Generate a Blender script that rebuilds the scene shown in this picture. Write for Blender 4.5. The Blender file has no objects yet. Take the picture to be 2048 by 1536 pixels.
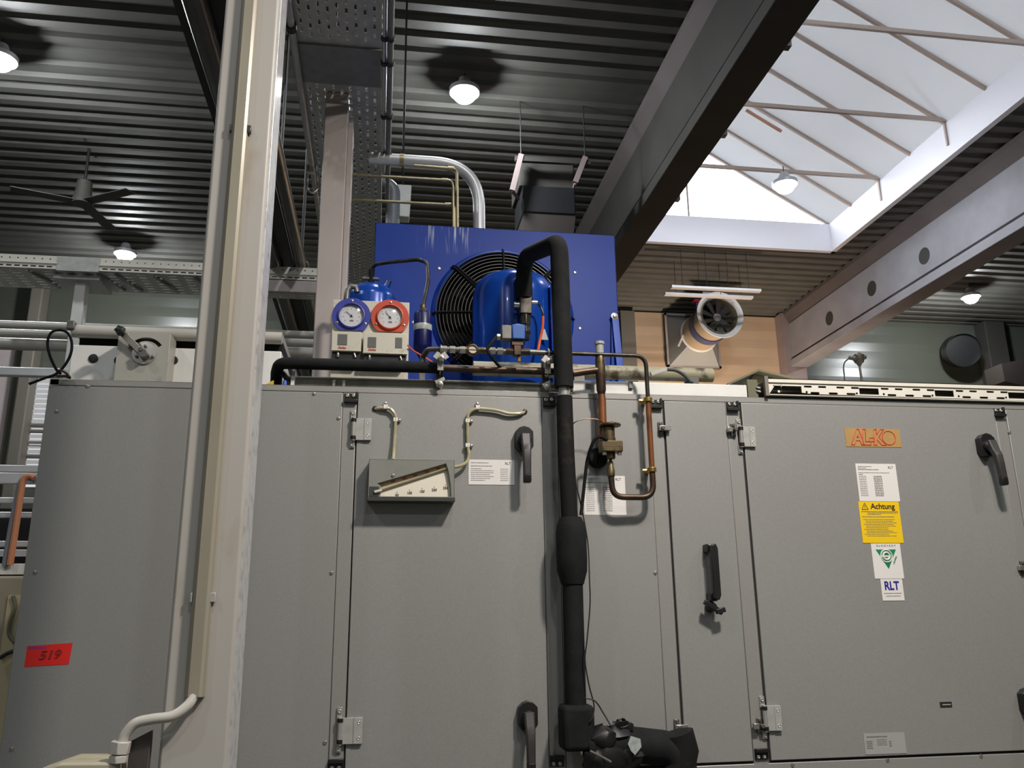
import bpy, bmesh, math, random
from mathutils import Vector, Matrix
random.seed(7)
scene = bpy.context.scene
COL = scene.collection
V = Vector
PI = math.pi

# ------------------------------------------------------------------ camera
F_PX = 1703.4
YAW, PITCH, ROLL = 0.153401484, 0.26414753, 0.0126328317
_cy, _sy, _cp, _sp = math.cos(YAW), math.sin(YAW), math.cos(PITCH), math.sin(PITCH)
FWD = V((_sy*_cp, _cy*_cp, _sp))
_R0 = V((_cy, -_sy, 0))
_D0 = FWD.cross(_R0)
_cr, _sr = math.cos(ROLL), math.sin(ROLL)
RIGHT = _R0*_cr + _D0*_sr
DOWN = -_R0*_sr + _D0*_cr
EYE = V((0, 0, 1.6))
cd = bpy.data.cameras.new('camera')
cam = bpy.data.objects.new('camera', cd)
COL.objects.link(cam)
M3 = Matrix((RIGHT, -DOWN, -FWD)).transposed()
cam.matrix_world = Matrix.Translation(EYE) @ M3.to_4x4()
cd.sensor_fit = 'HORIZONTAL'
cd.sensor_width = 36
cd.lens = F_PX/2048*36
cd.clip_start = 0.05
cd.clip_end = 200
scene.camera = cam

def _ray(u, v):
    return RIGHT*((u-1024)/F_PX) + DOWN*((v-768)/F_PX) + FWD
def P(u, v, y):            # survey helper: point at depth y seen at (u, v) of the survey photo
    d = _ray(u, v)
    return EYE + d*(y/d.y)
def PZ(u, v, z):
    d = _ray(u, v)
    return EYE + d*((z-EYE.z)/d.z)
def PX(u, v, x):
    d = _ray(u, v)
    return EYE + d*((x-EYE.x)/d.x)

# ------------------------------------------------------------------ materials
def lin(c):
    c = c/255.0
    return c/12.92 if c <= 0.04045 else ((c+0.055)/1.055)**2.4
def rgb(r, g, b):
    return (lin(r), lin(g), lin(b), 1)
MATS = {}
def mat(name, col, rough=0.5, metal=0.0, var=0.0, scale=8.0, col2=None, thr=None, bump=0.0, bscale=60.0, stretch=(1, 1, 1), spec=0.5, coat=0.0):
    m = bpy.data.materials.new(name)
    m.use_nodes = True
    nt = m.node_tree
    b = nt.nodes['Principled BSDF']
    c = rgb(*col)
    b.inputs['Roughness'].default_value = rough
    b.inputs['Metallic'].default_value = metal
    b.inputs['Specular IOR Level'].default_value = spec
    b.inputs['Coat Weight'].default_value = coat
    b.inputs['Base Color'].default_value = c
    if var > 0 or col2 or bump > 0:
        tc = nt.nodes.new('ShaderNodeTexCoord')
        mp = nt.nodes.new('ShaderNodeMapping')
        mp.inputs['Scale'].default_value = stretch
        nt.links.new(tc.outputs['Object'], mp.inputs['Vector'])
    if var > 0 or col2:
        n = nt.nodes.new('ShaderNodeTexNoise')
        n.inputs['Scale'].default_value = scale
        n.inputs['Detail'].default_value = 5
        nt.links.new(mp.outputs['Vector'], n.inputs['Vector'])
        r = nt.nodes.new('ShaderNodeValToRGB')
        nt.links.new(n.outputs['Fac'], r.inputs['Fac'])
        if col2:
            t = thr or (0.5, 0.7)
            r.color_ramp.elements[0].position = t[0]
            r.color_ramp.elements[1].position = t[1]
            r.color_ramp.elements[0].color = c
            r.color_ramp.elements[1].color = rgb(*col2)
        else:
            r.color_ramp.elements[0].position = 0.3
            r.color_ramp.elements[1].position = 0.7
            r.color_ramp.elements[0].color = tuple(x*(1-var) for x in c[:3])+(1,)
            r.color_ramp.elements[1].color = tuple(min(1, x*(1+var)) for x in c[:3])+(1,)
        nt.links.new(r.outputs['Color'], b.inputs['Base Color'])
    if bump > 0:
        n2 = nt.nodes.new('ShaderNodeTexNoise')
        n2.inputs['Scale'].default_value = bscale
        n2.inputs['Detail'].default_value = 3
        nt.links.new(mp.outputs['Vector'], n2.inputs['Vector'])
        bp = nt.nodes.new('ShaderNodeBump')
        bp.inputs['Strength'].default_value = bump
        bp.inputs['Distance'].default_value = 0.002
        nt.links.new(n2.outputs['Fac'], bp.inputs['Height'])
        nt.links.new(bp.outputs['Normal'], b.inputs['Normal'])
    MATS[name] = m
    return m
def emis(name, col, strength):
    m = bpy.data.materials.new(name)
    m.use_nodes = True
    nt = m.node_tree
    nt.nodes.clear()
    o = nt.nodes.new('ShaderNodeOutputMaterial')
    e = nt.nodes.new('ShaderNodeEmission')
    e.inputs['Color'].default_value = (*col, 1)
    e.inputs['Strength'].default_value = strength
    nt.links.new(e.outputs[0], o.inputs[0])
    MATS[name] = m
    return m

# ------------------------------------------------------------------ mesh builder
def round_path(pts, rad, seg=6):
    pts = [V(p) for p in pts]
    if rad <= 0 or len(pts) < 3:
        return pts
    out = [pts[0]]
    for i in range(1, len(pts)-1):
        a, b, c = pts[i-1], pts[i], pts[i+1]
        d1, d2 = (a-b), (c-b)
        l1, l2 = d1.length, d2.length
        if l1 < 1e-6 or l2 < 1e-6:
            continue
        d1 /= l1
        d2 /= l2
        ang = d1.angle(d2)
        if ang > PI-0.05:
            out.append(b)
            continue
        t = min(rad/math.tan(ang/2), l1*0.49, l2*0.49)
        p0, p1 = b+d1*t, b+d2*t
        for k in range(seg+1):
            s = k/seg
            out.append(p0*(1-s)**2 + b*2*s*(1-s) + p1*s*s)
    out.append(pts[-1])
    return out
def smooth_path(pts, n=8):
    pts = [V(p) for p in pts]
    q = [pts[0]*2-pts[1]]+pts+[pts[-1]*2-pts[-2]]
    out = []
    for i in range(1, len(q)-2):
        a, b, c, d = q[i-1], q[i], q[i+1], q[i+2]
        for k in range(n):
            t = k/n
            out.append(0.5*((2*b)+(c-a)*t+(2*a-5*b+4*c-d)*t*t+(3*b-a-3*c+d)*t**3))
    out.append(pts[-1])
    return out
def frame_for(d):
    d = V(d).normalized()
    u = V((0, 0, 1)) if abs(d.z) < 0.9 else V((1, 0, 0))
    x = d.cross(u).normalized()
    y = x.cross(d).normalized()
    return x, y, d

class MB:
    def __init__(s):
        s.bm = bmesh.new()
        s.mi = 0
    def m(s, i):
        s.mi = i
        return s
    def face(s, vs):
        try:
            f = s.bm.faces.new(vs)
            f.material_index = s.mi
            return f
        except ValueError:
            return None
    def quad(s, *pts):
        s.face([s.bm.verts.new(p) for p in pts])
        return s
    def box(s, a, b):
        a, b = V(a), V(b)
        return s.obox((a+b)/2, V((1, 0, 0)), V((0, 1, 0)), V((0, 0, 1)), abs(b.x-a.x)/2, abs(b.y-a.y)/2, abs(b.z-a.z)/2)
    def obox(s, c, ux, uy, uz, hx, hy, hz):
        c = V(c)
        vs = []
        for sx, sy, sz in ((-1,-1,-1),(1,-1,-1),(1,1,-1),(-1,1,-1),(-1,-1,1),(1,-1,1),(1,1,1),(-1,1,1)):
            vs.append(s.bm.verts.new(c+ux*hx*sx+uy*hy*sy+uz*hz*sz))
        for f in ((0,3,2,1),(4,5,6,7),(0,1,5,4),(1,2,6,5),(2,3,7,6),(3,0,4,7)):
            s.face([vs[i] for i in f])
        return s
    def bar(s, p0, p1, w, h, up=(0, 0, 1)):      # rectangular bar along p0-p1
        p0, p1 = V(p0), V(p1)
        d = (p1-p0)
        L = d.length
        d /= L
        x = d.cross(V(up)).normalized()
        y = x.cross(d).normalized()
        return s.obox((p0+p1)/2, d, x, y, L/2, w/2, h/2)
    def rings(s, rings, cap=True, close=False):
        n = len(rings[0])
        vr = [[s.bm.verts.new(p) for p in r] for r in rings]
        m = len(vr)
        for i in range(m if close else m-1):
            a, b = vr[i], vr[(i+1) % m]
            for k in range(n):
                s.face([a[k], a[(k+1) % n], b[(k+1) % n], b[k]])
        if cap and not close:
            s.face(list(reversed(vr[0])))
            s.face(vr[-1])
        return s
    def tube(s, pts, r, n=12, bend=0.0, cap=True, seg=6, smooth=0):
        if smooth:
            pts = smooth_path(pts, smooth)
        else:
            pts = round_path(pts, bend, seg)
        pts = [p for i, p in enumerate(pts) if i == 0 or (p-pts[i-1]).length > 1e-6]
        rs = r if isinstance(r, (list, tuple)) else None
        t0 = (pts[1]-pts[0]).normalized()
        x, y, _ = frame_for(t0)
        rings = []
        prev = t0
        for i, p in enumerate(pts):
            if i == 0:
                t = t0
            elif i == len(pts)-1:
                t = (pts[i]-pts[i-1]).normalized()
            else:
                t = ((pts[i]-pts[i-1]).normalized()+(pts[i+1]-pts[i]).normalized())
                t = t.normalized() if t.length > 1e-6 else prev
            q = prev.rotation_difference(t)
            x = (q @ x).normalized()
            y = (q @ y).normalized()
            prev = t
            rr = rs[min(i, len(rs)-1)] if rs else r
            rings.append([p + x*math.cos(2*PI*k/n)*rr + y*math.sin(2*PI*k/n)*rr for k in range(n)])
        return s.rings(rings, cap)
    def cyl(s, p0, p1, r0, r1=None, n=20, cap=True):
        p0, p1 = V(p0), V(p1)
        r1 = r0 if r1 is None else r1
        x, y, d = frame_for(p1-p0)
        R = [[p + x*math.cos(2*PI*k/n)*r + y*math.sin(2*PI*k/n)*r for k in range(n)] for p, r in ((p0, r0), (p1, r1))]
        return s.rings(R, cap)
    def lathe(s, org, axis, prof, n=24, cap=True):    # prof: (radius, height along axis)
        org = V(org)
        x, y, d = frame_for(axis)
        R = [[org + d*h + x*math.cos(2*PI*k/n)*max(r, 1e-5) + y*math.sin(2*PI*k/n)*max(r, 1e-5) for k in range(n)] for r, h in prof]
        return s.rings(R, cap)
    def torus(s, c, axis, R, r, n=40, k=8, a0=0, a1=None):
        c = V(c)
        x, y, d = frame_for(axis)
        rings = []
        full = a1 is None
        cnt = n if full else n+1
        for i in range(cnt):
            a = 2*PI*i/n if full else a0+(a1-a0)*i/n
            o = x*math.cos(a)+y*math.sin(a)
            rings.append([c+o*(R+r*math.cos(2*PI*j/k))+d*r*math.sin(2*PI*j/k) for j in range(k)])
        return s.rings(rings, cap=not full, close=full)
    def prism(s, poly, ext):       # poly: 3d points, ext: extrusion vector
        ext = V(ext)
        return s.rings([[V(p) for p in poly], [V(p)+ext for p in poly]], True)
    def xz(s, poly, y0, y1):       # polygon of (x, z), extruded from y0 to y1
        return s.prism([(x, y0, z) for x, z in poly], (0, y1-y0, 0))
    def sphere(s, c, r, sc=(1, 1, 1), n=16):
        c = V(c)
        R = []
        m = n//2
        for i in range(m+1):
            a = -PI/2+PI*i/m
            R.append([c+V((max(math.cos(a), 1e-4)*math.cos(2*PI*k/n)*r*sc[0], max(math.cos(a), 1e-4)*math.sin(2*PI*k/n)*r*sc[1], math.sin(a)*r*sc[2])) for k in range(n)])
        return s.rings(R, True)
    def plate(s, outer, holes, to3, ext):      # outline with holes, mapped by to3(a, b), thickness vector ext
        ext = V(ext)
        edges = []
        tb = bmesh.new()
        for loop in [outer]+list(holes):
            vs = [tb.verts.new((a, b, 0)) for a, b in loop]
            for i in range(len(vs)):
                edges.append(tb.edges.new((vs[i], vs[(i+1) % len(vs)])))
        bmesh.ops.triangle_fill(tb, use_beauty=True, use_dissolve=False, edges=edges, normal=(0, 0, 1))
        tb.verts.index_update()
        co = [V(to3(v.co.x, v.co.y)) for v in tb.verts]
        top = [s.bm.verts.new(c) for c in co]
        bot = [s.bm.verts.new(c+ext) for c in co]
        cnt = {}
        for f in tb.faces:
            ids = [v.index for v in f.verts]
            s.face([top[i] for i in ids])
            s.face([bot[i] for i in reversed(ids)])
            for i in range(len(ids)):
                e = tuple(sorted((ids[i], ids[(i+1) % len(ids)])))
                cnt[e] = cnt.get(e, 0)+1
        for (a, b), k in cnt.items():
            if k == 1:
                s.face([top[a], top[b], bot[b], bot[a]])
        tb.free()
        return s
    def build(s, name, mats, parent=None, bevel=0.0, flat=False, bseg=2, angle=0.6, solid=0.0):
        bm = s.bm
        bmesh.ops.recalc_face_normals(bm, faces=bm.faces)
        me = bpy.data.meshes.new(name)
        bm.to_mesh(me)
        bm.free()
        if not isinstance(mats, (list, tuple)):
            mats = [mats]
        for x in mats:
            me.materials.append(MATS[x] if isinstance(x, str) else x)
        o = bpy.data.objects.new(name, me)
        # origin at the centre of the base
        xs = [v.co for v in me.vertices]
        c = V(((min(p.x for p in xs)+max(p.x for p in xs))/2, (min(p.y for p in xs)+max(p.y for p in xs))/2, min(p.z for p in xs)))
        me.transform(Matrix.Translation(-c))
        o.location = c
        COL.objects.link(o)
        if parent:
            o.parent = parent
            o.location = c-world(parent)
        if not flat:
            me.polygons.foreach_set('use_smooth', [True]*len(me.polygons))
            me.set_sharp_from_angle(angle=angle)
        if bevel > 0:
            md = o.modifiers.new('bevel', 'BEVEL')
            md.width = bevel
            md.segments = bseg
            md.limit_method = 'ANGLE'
            md.angle_limit = 0.7
            md.harden_normals = False
        return o
def world(o):
    p = V(o.location)
    while o.parent:
        o = o.parent
        p += o.location
    return p
def tag(o, label, cat, group=None):
    o['label'] = label
    o['category'] = cat
    if group:
        o['group'] = group
    return o
def thing(name, loc, label, cat, group=None):
    o = bpy.data.objects.new(name, None)
    o.empty_display_size = 0.05
    COL.objects.link(o)
    o.location = V(loc)
    return tag(o, label, cat, group)
def struct(o):
    o['kind'] = 'structure'
    return o
def plabel(o, label):
    o['label'] = label
    return o
def ngon(cx, cz, r, n=16, rz=None, a0=0.0):
    rz = rz or r
    return [(cx+r*math.cos(a0+2*PI*k/n), cz+rz*math.sin(a0+2*PI*k/n)) for k in range(n)]
def slot(cx, cz, w, h, vertical=False):       # rounded slot outline
    out = []
    r = min(w, h)/2
    if w >= h:
        for k in range(5):
            a = -PI/2+PI*k/4
            out.append((cx+w/2-r+r*math.cos(a), cz+r*math.sin(a)))
        for k in range(5):
            a = PI/2+PI*k/4
            out.append((cx-w/2+r+r*math.cos(a), cz+r*math.sin(a)))
    else:
        for k in range(5):
            a = PI*k/4
            out.append((cx+r*math.cos(a), cz+h/2-r+r*math.sin(a)))
        for k in range(5):
            a = PI+PI*k/4
            out.append((cx+r*math.cos(a), cz-h/2+r+r*math.sin(a)))
    return out
def text(body, size, x, y, z, material, parent, name='lettering', align='CENTER', depth=0.0003, bold=0.0, sx=1.0, shear=0.0, rot=0.0, outline=0.0, spacing=1.0):
    cu = bpy.data.curves.new('txt', 'FONT')
    cu.body = body
    cu.size = size
    cu.align_x = align
    cu.align_y = 'CENTER'
    cu.extrude = depth
    cu.offset = bold
    cu.shear = shear
    cu.space_character = spacing
    if outline > 0:
        cu.fill_mode = 'NONE'
        cu.bevel_depth = outline
        cu.extrude = 0
    ob = bpy.data.objects.new('txt', cu)
    COL.objects.link(ob)
    bpy.context.view_layer.update()
    dg = bpy.context.evaluated_depsgraph_get()
    me = bpy.data.meshes.new_from_object(ob.evaluated_get(dg))
    bpy.data.objects.remove(ob)
    bpy.data.curves.remove(cu)
    me.transform(Matrix.Rotation(PI/2, 4, 'X') @ Matrix.Rotation(rot, 4, 'Z') @ Matrix.Diagonal((sx, 1, 1, 1)))
    me.materials.clear()
    me.materials.append(MATS[material])
    o = bpy.data.objects.new(name, me)
    COL.objects.link(o)
    o.parent = parent
    o.location = V((x, y, z))-world(parent)
    return o
# ------------------------------------------------------------------ material library
mat('deck', (90, 89, 84), 0.6, 0.0, var=0.12, scale=3)
mat('wall_panel', (132, 134, 122), 0.3, 0.0, var=0.06, scale=2, spec=0.6)
mat('tan_panel', (205, 172, 135), 0.35, 0.0, var=0.05, scale=2)
mat('concrete', (150, 148, 154), 0.85, 0.0, var=0.14, scale=2.2, bump=0.3, bscale=25)
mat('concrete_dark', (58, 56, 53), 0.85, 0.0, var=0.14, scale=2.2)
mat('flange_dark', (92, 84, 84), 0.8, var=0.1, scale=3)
mat('concrete_warm', (150, 134, 132), 0.85, 0.0, var=0.1, scale=2.2)
mat('floor', (96, 94, 90), 0.6, 0.0, var=0.1, scale=1.5)
mat('white_paint', (226, 224, 222), 0.45, 0.0, var=0.03, scale=3)
mat('curb_white', (232, 231, 238), 0.5)
mat('rafter', (176, 160, 150), 0.5, 0.2)
mat('copper_rod', (200, 150, 125), 0.4, 0.4)
mat('ahu', (150, 150, 147), 0.42, 0.2, var=0.05, scale=260, bump=0.12, bscale=900)
mat('ahu_frame', (156, 155, 151), 0.42, 0.3, var=0.04, scale=160, bump=0.1, bscale=700)
mat('groove', (44, 42, 40), 0.8)
mat('black_plastic', (26, 27, 28), 0.4, var=0.2, scale=20)
mat('handle_grip', (52, 50, 49), 0.5, var=0.15, scale=60)
mat('rubber', (30, 31, 32), 0.8, spec=0.15, var=0.25, scale=25, bump=0.25, bscale=120)
mat('rubber_worn', (29, 29, 29), 0.78, spec=0.15, col2=(56, 50, 42), thr=(0.55, 0.8), scale=22, bump=0.3, bscale=90)
mat('zinc', (190, 186, 178), 0.32, 0.85, var=0.1, scale=60)
mat('steel', (205, 203, 198), 0.3, 0.65, var=0.08, scale=40)
mat('steel_dark', (112, 110, 106), 0.4, 0.6, var=0.15, scale=40)
mat('galv', (178, 178, 173), 0.42, 0.25, var=0.14, scale=30)
mat('galv_dark', (128, 130, 128), 0.5, 0.1, var=0.12, scale=30)
mat('galv_trim', (200, 197, 186), 0.34, 0.3, col2=(120, 112, 90), thr=(0.5, 0.8), scale=14, stretch=(1, 1, 0.3))
mat('copper', (150, 98, 64), 0.35, 0.6, col2=(82, 58, 48), thr=(0.48, 0.68), scale=18)
mat('copper_dark', (92, 74, 62), 0.42, 0.8, col2=(58, 54, 48), thr=(0.4, 0.65), scale=25)
mat('pipe_dark', (74, 72, 68), 0.4, 0.7, col2=(52, 48, 42), thr=(0.4, 0.6), scale=30)
mat('brass', (196, 164, 92), 0.3, 0.9, var=0.15, scale=50)
mat('brass_dark', (112, 98, 72), 0.42, 0.75, col2=(70, 62, 48), thr=(0.45, 0.65), scale=40)
mat('brass_pipe', (170, 158, 122), 0.35, 0.8, var=0.12, scale=30)
mat('blue_gloss', (18, 66, 158), 0.22, 0.15, var=0.1, scale=12, coat=0.4)
mat('blue_dark', (10, 16, 76), 0.35, 0.0, var=0.12, scale=20, spec=0.35)
mat('blue_gauge', (50, 58, 148), 0.4)
mat('blue_coil', (36, 84, 156), 0.45)
mat('orange_gauge', (186, 70, 44), 0.4, var=0.06, scale=40)
mat('plate_grey', (176, 174, 165), 0.45, 0.2, var=0.05, scale=30, col2=(140, 136, 122), thr=(0.6, 0.8))
mat('cream', (196, 192, 177), 0.5, var=0.05, scale=30, col2=(138, 130, 110), thr=(0.62, 0.82))
mat('dial', (226, 228, 230), 0.3)
mat('ink', (34, 34, 36), 0.6)
mat('ink_soft', (120, 118, 116), 0.6)
mat('ink_blue', (36, 30, 140), 0.6)
mat('ink_red', (205, 60, 48), 0.6)
mat('ink_purple', (110, 60, 150), 0.6)
mat('window_grey', (104, 106, 102), 0.2)
mat('paper', (228, 226, 222), 0.4)
mat('paper_grey', (160, 162, 158), 0.5)
mat('yellow', (240, 200, 16), 0.5)
mat('tan_sticker', (178, 142, 88), 0.4, var=0.06, scale=60)
mat('green', (28, 140, 92), 0.5)
mat('red_tag', (226, 40, 34), 0.5)
mat('manometer_grey', (132, 134, 126), 0.45, var=0.04, scale=60)
mat('manometer_dark', (58, 60, 56), 0.5)
mat('scale_plate', (232, 226, 208), 0.5, var=0.02, scale=20)
mat('scale_pink', (206, 186, 160), 0.5)
mat('hose_clear', (170, 163, 128), 0.2, var=0.15, scale=40, coat=0.5)
mat('column_paint', (176, 172, 165), 0.42, 0.0, col2=(156, 143, 122), thr=(0.56, 0.74), scale=9, stretch=(1, 1, 0.55))
mat('column_edge', (206, 206, 206), 0.32, 0.35, col2=(168, 166, 162), thr=(0.5, 0.7), scale=40)
mat('trunking', (156, 150, 134), 0.3, 0.1, var=0.12, scale=14, stretch=(1, 1, 0.2))
mat('cream_pipe', (186, 183, 175), 0.35, var=0.04, scale=20)
mat('olive_cream', (172, 166, 142), 0.5, col2=(110, 84, 60), thr=(0.5, 0.75), scale=14)
mat('brown_plate', (70, 64, 60), 0.6, var=0.08, scale=20)
mat('white_sheet', (226, 226, 222), 0.45, var=0.04, scale=20)
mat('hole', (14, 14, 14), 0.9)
mat('pillar', (180, 171, 166), 0.45, 0.15, var=0.06, scale=6)
mat('dark_steel', (52, 52, 52), 0.5, 0.4, var=0.15, scale=8)
mat('pipe_black', (84, 83, 81), 0.28, 0.4, var=0.12, scale=8)
mat('heater', (24, 26, 30), 0.5, var=0.1, scale=8)
mat('heater_low', (56, 50, 47), 0.6)
mat('fan_tan', (184, 166, 138), 0.5)
mat('fan_blue', (70, 78, 120), 0.4)
mat('fan_white', (246, 245, 247), 0.4)
mat('hood_grey', (160, 166, 168), 0.5, 0.0)
mat('hood_back', (72, 70, 64), 0.6)
mat('pinkish', (206, 194, 190), 0.6)
mat('beige', (186, 174, 140), 0.6)
mat('beige_dark', (150, 142, 122), 0.6, var=0.06, scale=6)
mat('post_grey', (124, 118, 108), 0.6)
mat('alu', (214, 215, 216), 0.34, 0.45, var=0.05, scale=20)
mat('hose_orange', (196, 128, 92), 0.45)
mat('hose_grey', (120, 124, 130), 0.45)
mat('green_lid', (106, 106, 84), 0.6, var=0.12, scale=14)
mat('rust_pipe', (150, 146, 122), 0.5, col2=(70, 58, 40), thr=(0.52, 0.66), scale=26)
mat('tray_white', (228, 224, 212), 0.4, var=0.03, scale=30)
mat('sensor', (96, 92, 84), 0.35, 0.7, var=0.2, scale=40)
mat('lamp_body', (190, 192, 196), 0.4, 0.3)
mat('orange_wire', (220, 96, 58), 0.4)
mat('tape', (15, 15, 16), 0.5, var=0.2, scale=30)
mat('silver_tag', (196, 204, 200), 0.25, 0.35, var=0.3, scale=60)
mat('grille', (24, 23, 23), 0.35, 0.2)
mat('fan_dark', (40, 34, 34), 0.6)
mat('blade_black', (15, 14, 14), 0.7, spec=0.2)
mat('red_small', (190, 40, 60), 0.5)
mat('yellow_tag', (214, 180, 24), 0.5)
mat('blue_cap', (70, 100, 200), 0.5)
emis('lamp', (0.93, 0.97, 1.0), 280)
emis('daylight_pane', (0.9, 0.92, 1.0), 0.36)

# wall panels: shallow horizontal joints
def ribbed(name, col, rough, per_m, strength):
    m = mat(name, col, rough, var=0.05, scale=2)
    nt = m.node_tree
    b = nt.nodes['Principled BSDF']
    tc = nt.nodes.new('ShaderNodeTexCoord')
    w = nt.nodes.new('ShaderNodeTexWave')
    w.wave_type = 'BANDS'
    w.bands_direction = 'Z'
    w.wave_profile = 'TRI'
    w.inputs['Scale'].default_value = per_m*PI/10*1.0
    nt.links.new(tc.outputs['Object'], w.inputs['Vector'])
    bp = nt.nodes.new('ShaderNodeBump')
    bp.inputs['Strength'].default_value = strength
    bp.inputs['Distance'].default_value = 0.02
    nt.links.new(w.outputs['Fac'], bp.inputs['Height'])
    nt.links.new(bp.outputs['Normal'], b.inputs['Normal'])
ribbed('wall_ribbed', (92, 95, 85), 0.3, 3.2, 0.35)
ribbed('tan_ribbed', (206, 178, 148), 0.35, 3.2, 0.35)

# blue sheet with pale drip streaks below the top edge
m = mat('blue_sheet', (14, 58, 156), 0.45, 0.0, var=0.06, scale=4, spec=0.25)
nt = m.node_tree
b = nt.nodes['Principled BSDF']
src = b.inputs['Base Color'].links[0].from_socket
tc = nt.nodes.new('ShaderNodeTexCoord')
mp = nt.nodes.new('ShaderNodeMapping')
mp.inputs['Scale'].default_value = (120, 1, 6)
nt.links.new(tc.outputs['Object'], mp.inputs['Vector'])
nz = nt.nodes.new('ShaderNodeTexNoise')
nz.inputs['Scale'].default_value = 1.0
nz.inputs['Detail'].default_value = 2
nt.links.new(mp.outputs['Vector'], nz.inputs['Vector'])
rp = nt.nodes.new('ShaderNodeValToRGB')
rp.color_ramp.elements[0].position = 0.53
rp.color_ramp.elements[1].position = 0.64
nt.links.new(nz.outputs['Fac'], rp.inputs['Fac'])
sx = nt.nodes.new('ShaderNodeSeparateXYZ')
nt.links.new(tc.outputs['Object'], sx.inputs[0])
def mr(sock, a, bb, c, d):
    n = nt.nodes.new('ShaderNodeMapRange')
    n.clamp = True
    for i, val in enumerate((a, bb, c, d)):
        n.inputs[i+1].default_value = val
    nt.links.new(sock, n.inputs[0])
    return n.outputs[0]
def mul(a, bb):
    n = nt.nodes.new('ShaderNodeMath')
    n.operation = 'MULTIPLY'
    nt.links.new(a, n.inputs[0])
    nt.links.new(bb, n.inputs[1])
    return n.outputs[0]
STREAK = mul(mul(mr(sx.outputs['X'], -0.30, -0.20, 0, 1), mr(sx.outputs['X'], -0.06, -0.14, 0, 1)), mr(sx.outputs['Z'], 0.655, 0.735, 0, 0.85))
fac = mul(rp.outputs['Color'], STREAK)
mx = nt.nodes.new('ShaderNodeMix')
mx.data_type = 'RGBA'
nt.links.new(fac, mx.inputs['Factor'])
nt.links.new(src, mx.inputs['A'])
mx.inputs['B'].default_value = rgb(206, 212, 224)
nt.links.new(mx.outputs['Result'], b.inputs['Base Color'])

# glazing
m = bpy.data.materials.new('opal_panel')
m.use_nodes = True
nt = m.node_tree
nt.nodes.clear()
o_ = nt.nodes.new('ShaderNodeOutputMaterial')
t_ = nt.nodes.new('ShaderNodeBsdfTranslucent')
t_.inputs['Color'].default_value = (0.30, 0.30, 0.305, 1)
d_ = nt.nodes.new('ShaderNodeBsdfDiffuse')
d_.inputs['Color'].default_value = (0.6, 0.6, 0.61, 1)
a_ = nt.nodes.new('ShaderNodeMixShader')
a_.inputs[0].default_value = 0.4
nt.links.new(t_.outputs[0], a_.inputs[1])
nt.links.new(d_.outputs[0], a_.inputs[2])
nt.links.new(a_.outputs[0], o_.inputs[0])
MATS['opal_panel'] = m
m = bpy.data.materials.new('clear_pane')
m.use_nodes = True
nt = m.node_tree
nt.nodes.clear()
o_ = nt.nodes.new('ShaderNodeOutputMaterial')
t_ = nt.nodes.new('ShaderNodeBsdfTransparent')
t_.inputs['Color'].default_value = (0.93, 0.95, 0.97, 1)
g_ = nt.nodes.new('ShaderNodeBsdfGlossy')
g_.inputs['Roughness'].default_value = 0.05
a_ = nt.nodes.new('ShaderNodeMixShader')
a_.inputs[0].default_value = 0.06
nt.links.new(t_.outputs[0], a_.inputs[1])
nt.links.new(g_.outputs[0], a_.inputs[2])
nt.links.new(a_.outputs[0], o_.inputs[0])
MATS['clear_pane'] = m
m = bpy.data.materials.new('gauge_glass')
m.use_nodes = True
nt = m.node_tree
nt.nodes.clear()
o_ = nt.nodes.new('ShaderNodeOutputMaterial')
t_ = nt.nodes.new('ShaderNodeBsdfTransparent')
g_ = nt.nodes.new('ShaderNodeBsdfGlossy')
g_.inputs['Roughness'].default_value = 0.08
a_ = nt.nodes.new('ShaderNodeMixShader')
a_.inputs[0].default_value = 0.08
nt.links.new(t_.outputs[0], a_.inputs[1])
nt.links.new(g_.outputs[0], a_.inputs[2])
nt.links.new(a_.outputs[0], o_.inputs[0])
MATS['gauge_glass'] = m

# ------------------------------------------------------------------ world (overcast sky)
w = bpy.data.worlds.new('overcast')
scene.world = w
w.use_nodes = True
bg = w.node_tree.nodes['Background']
bg.inputs['Color'].default_value = (0.92, 0.96, 1.0, 1)
bg.inputs['Strength'].default_value = 6.5

# ------------------------------------------------------------------ the hall
H = 6.5
WX0, WX1, WY0, WY1 = -12.0, 18.0, -8.0, 13.05
CX0, CX1, CY0, CY1 = 3.0, 6.24, 2.0, 10.35        # roof-light opening
struct(MB().box((WX0, WY0, -0.2), (WX1, WY1, 0)).build('floor', 'floor', flat=True))
struct(MB().box((WX0, WY1, 0), (WX1, WY1+0.2, H+0.3)).build('wall_back', 'wall_ribbed', flat=True))
struct(MB().box((WX0, WY0-0.2, 0), (WX1, WY0, H+0.3)).build('wall_front', 'wall_panel', flat=True))
struct(MB().box((WX0-0.2, WY0, 0), (WX0, WY1, H+0.3)).build('wall_left', 'wall_panel', flat=True))
struct(MB().box((WX1, WY0, 0), (WX1+0.2, WY1, H+0.3)).build('wall_right', 'wall_panel', flat=True))
mb = MB()
PITCH_Y = 0.21
y = WY1
prof = []
while y > WY0:
    for dy, dz in ((0, 0.0), (0.085, 0.0), (0.115, 0.034), (0.18, 0.034)):
        prof.append((y-dy, H+dz))
    y -= PITCH_Y
def strip(x0, x1, pr):
    a = [(mb.bm.verts.new((x0, yy, zz)), mb.bm.verts.new((x1, yy, zz))) for yy, zz in pr]
    for i in range(len(a)-1):
        mb.face([a[i][0], a[i][1], a[i+1][1], a[i+1][0]])
strip(WX0, CX0, prof)
strip(CX1, WX1, prof)
strip(CX0, CX1, [p for p in prof if p[0] >= CY1-0.02])
strip(CX0, CX1, [p for p in prof if p[0] <= CY0+0.02])
struct(mb.build('ceiling', 'deck', angle=0.3))
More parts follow.
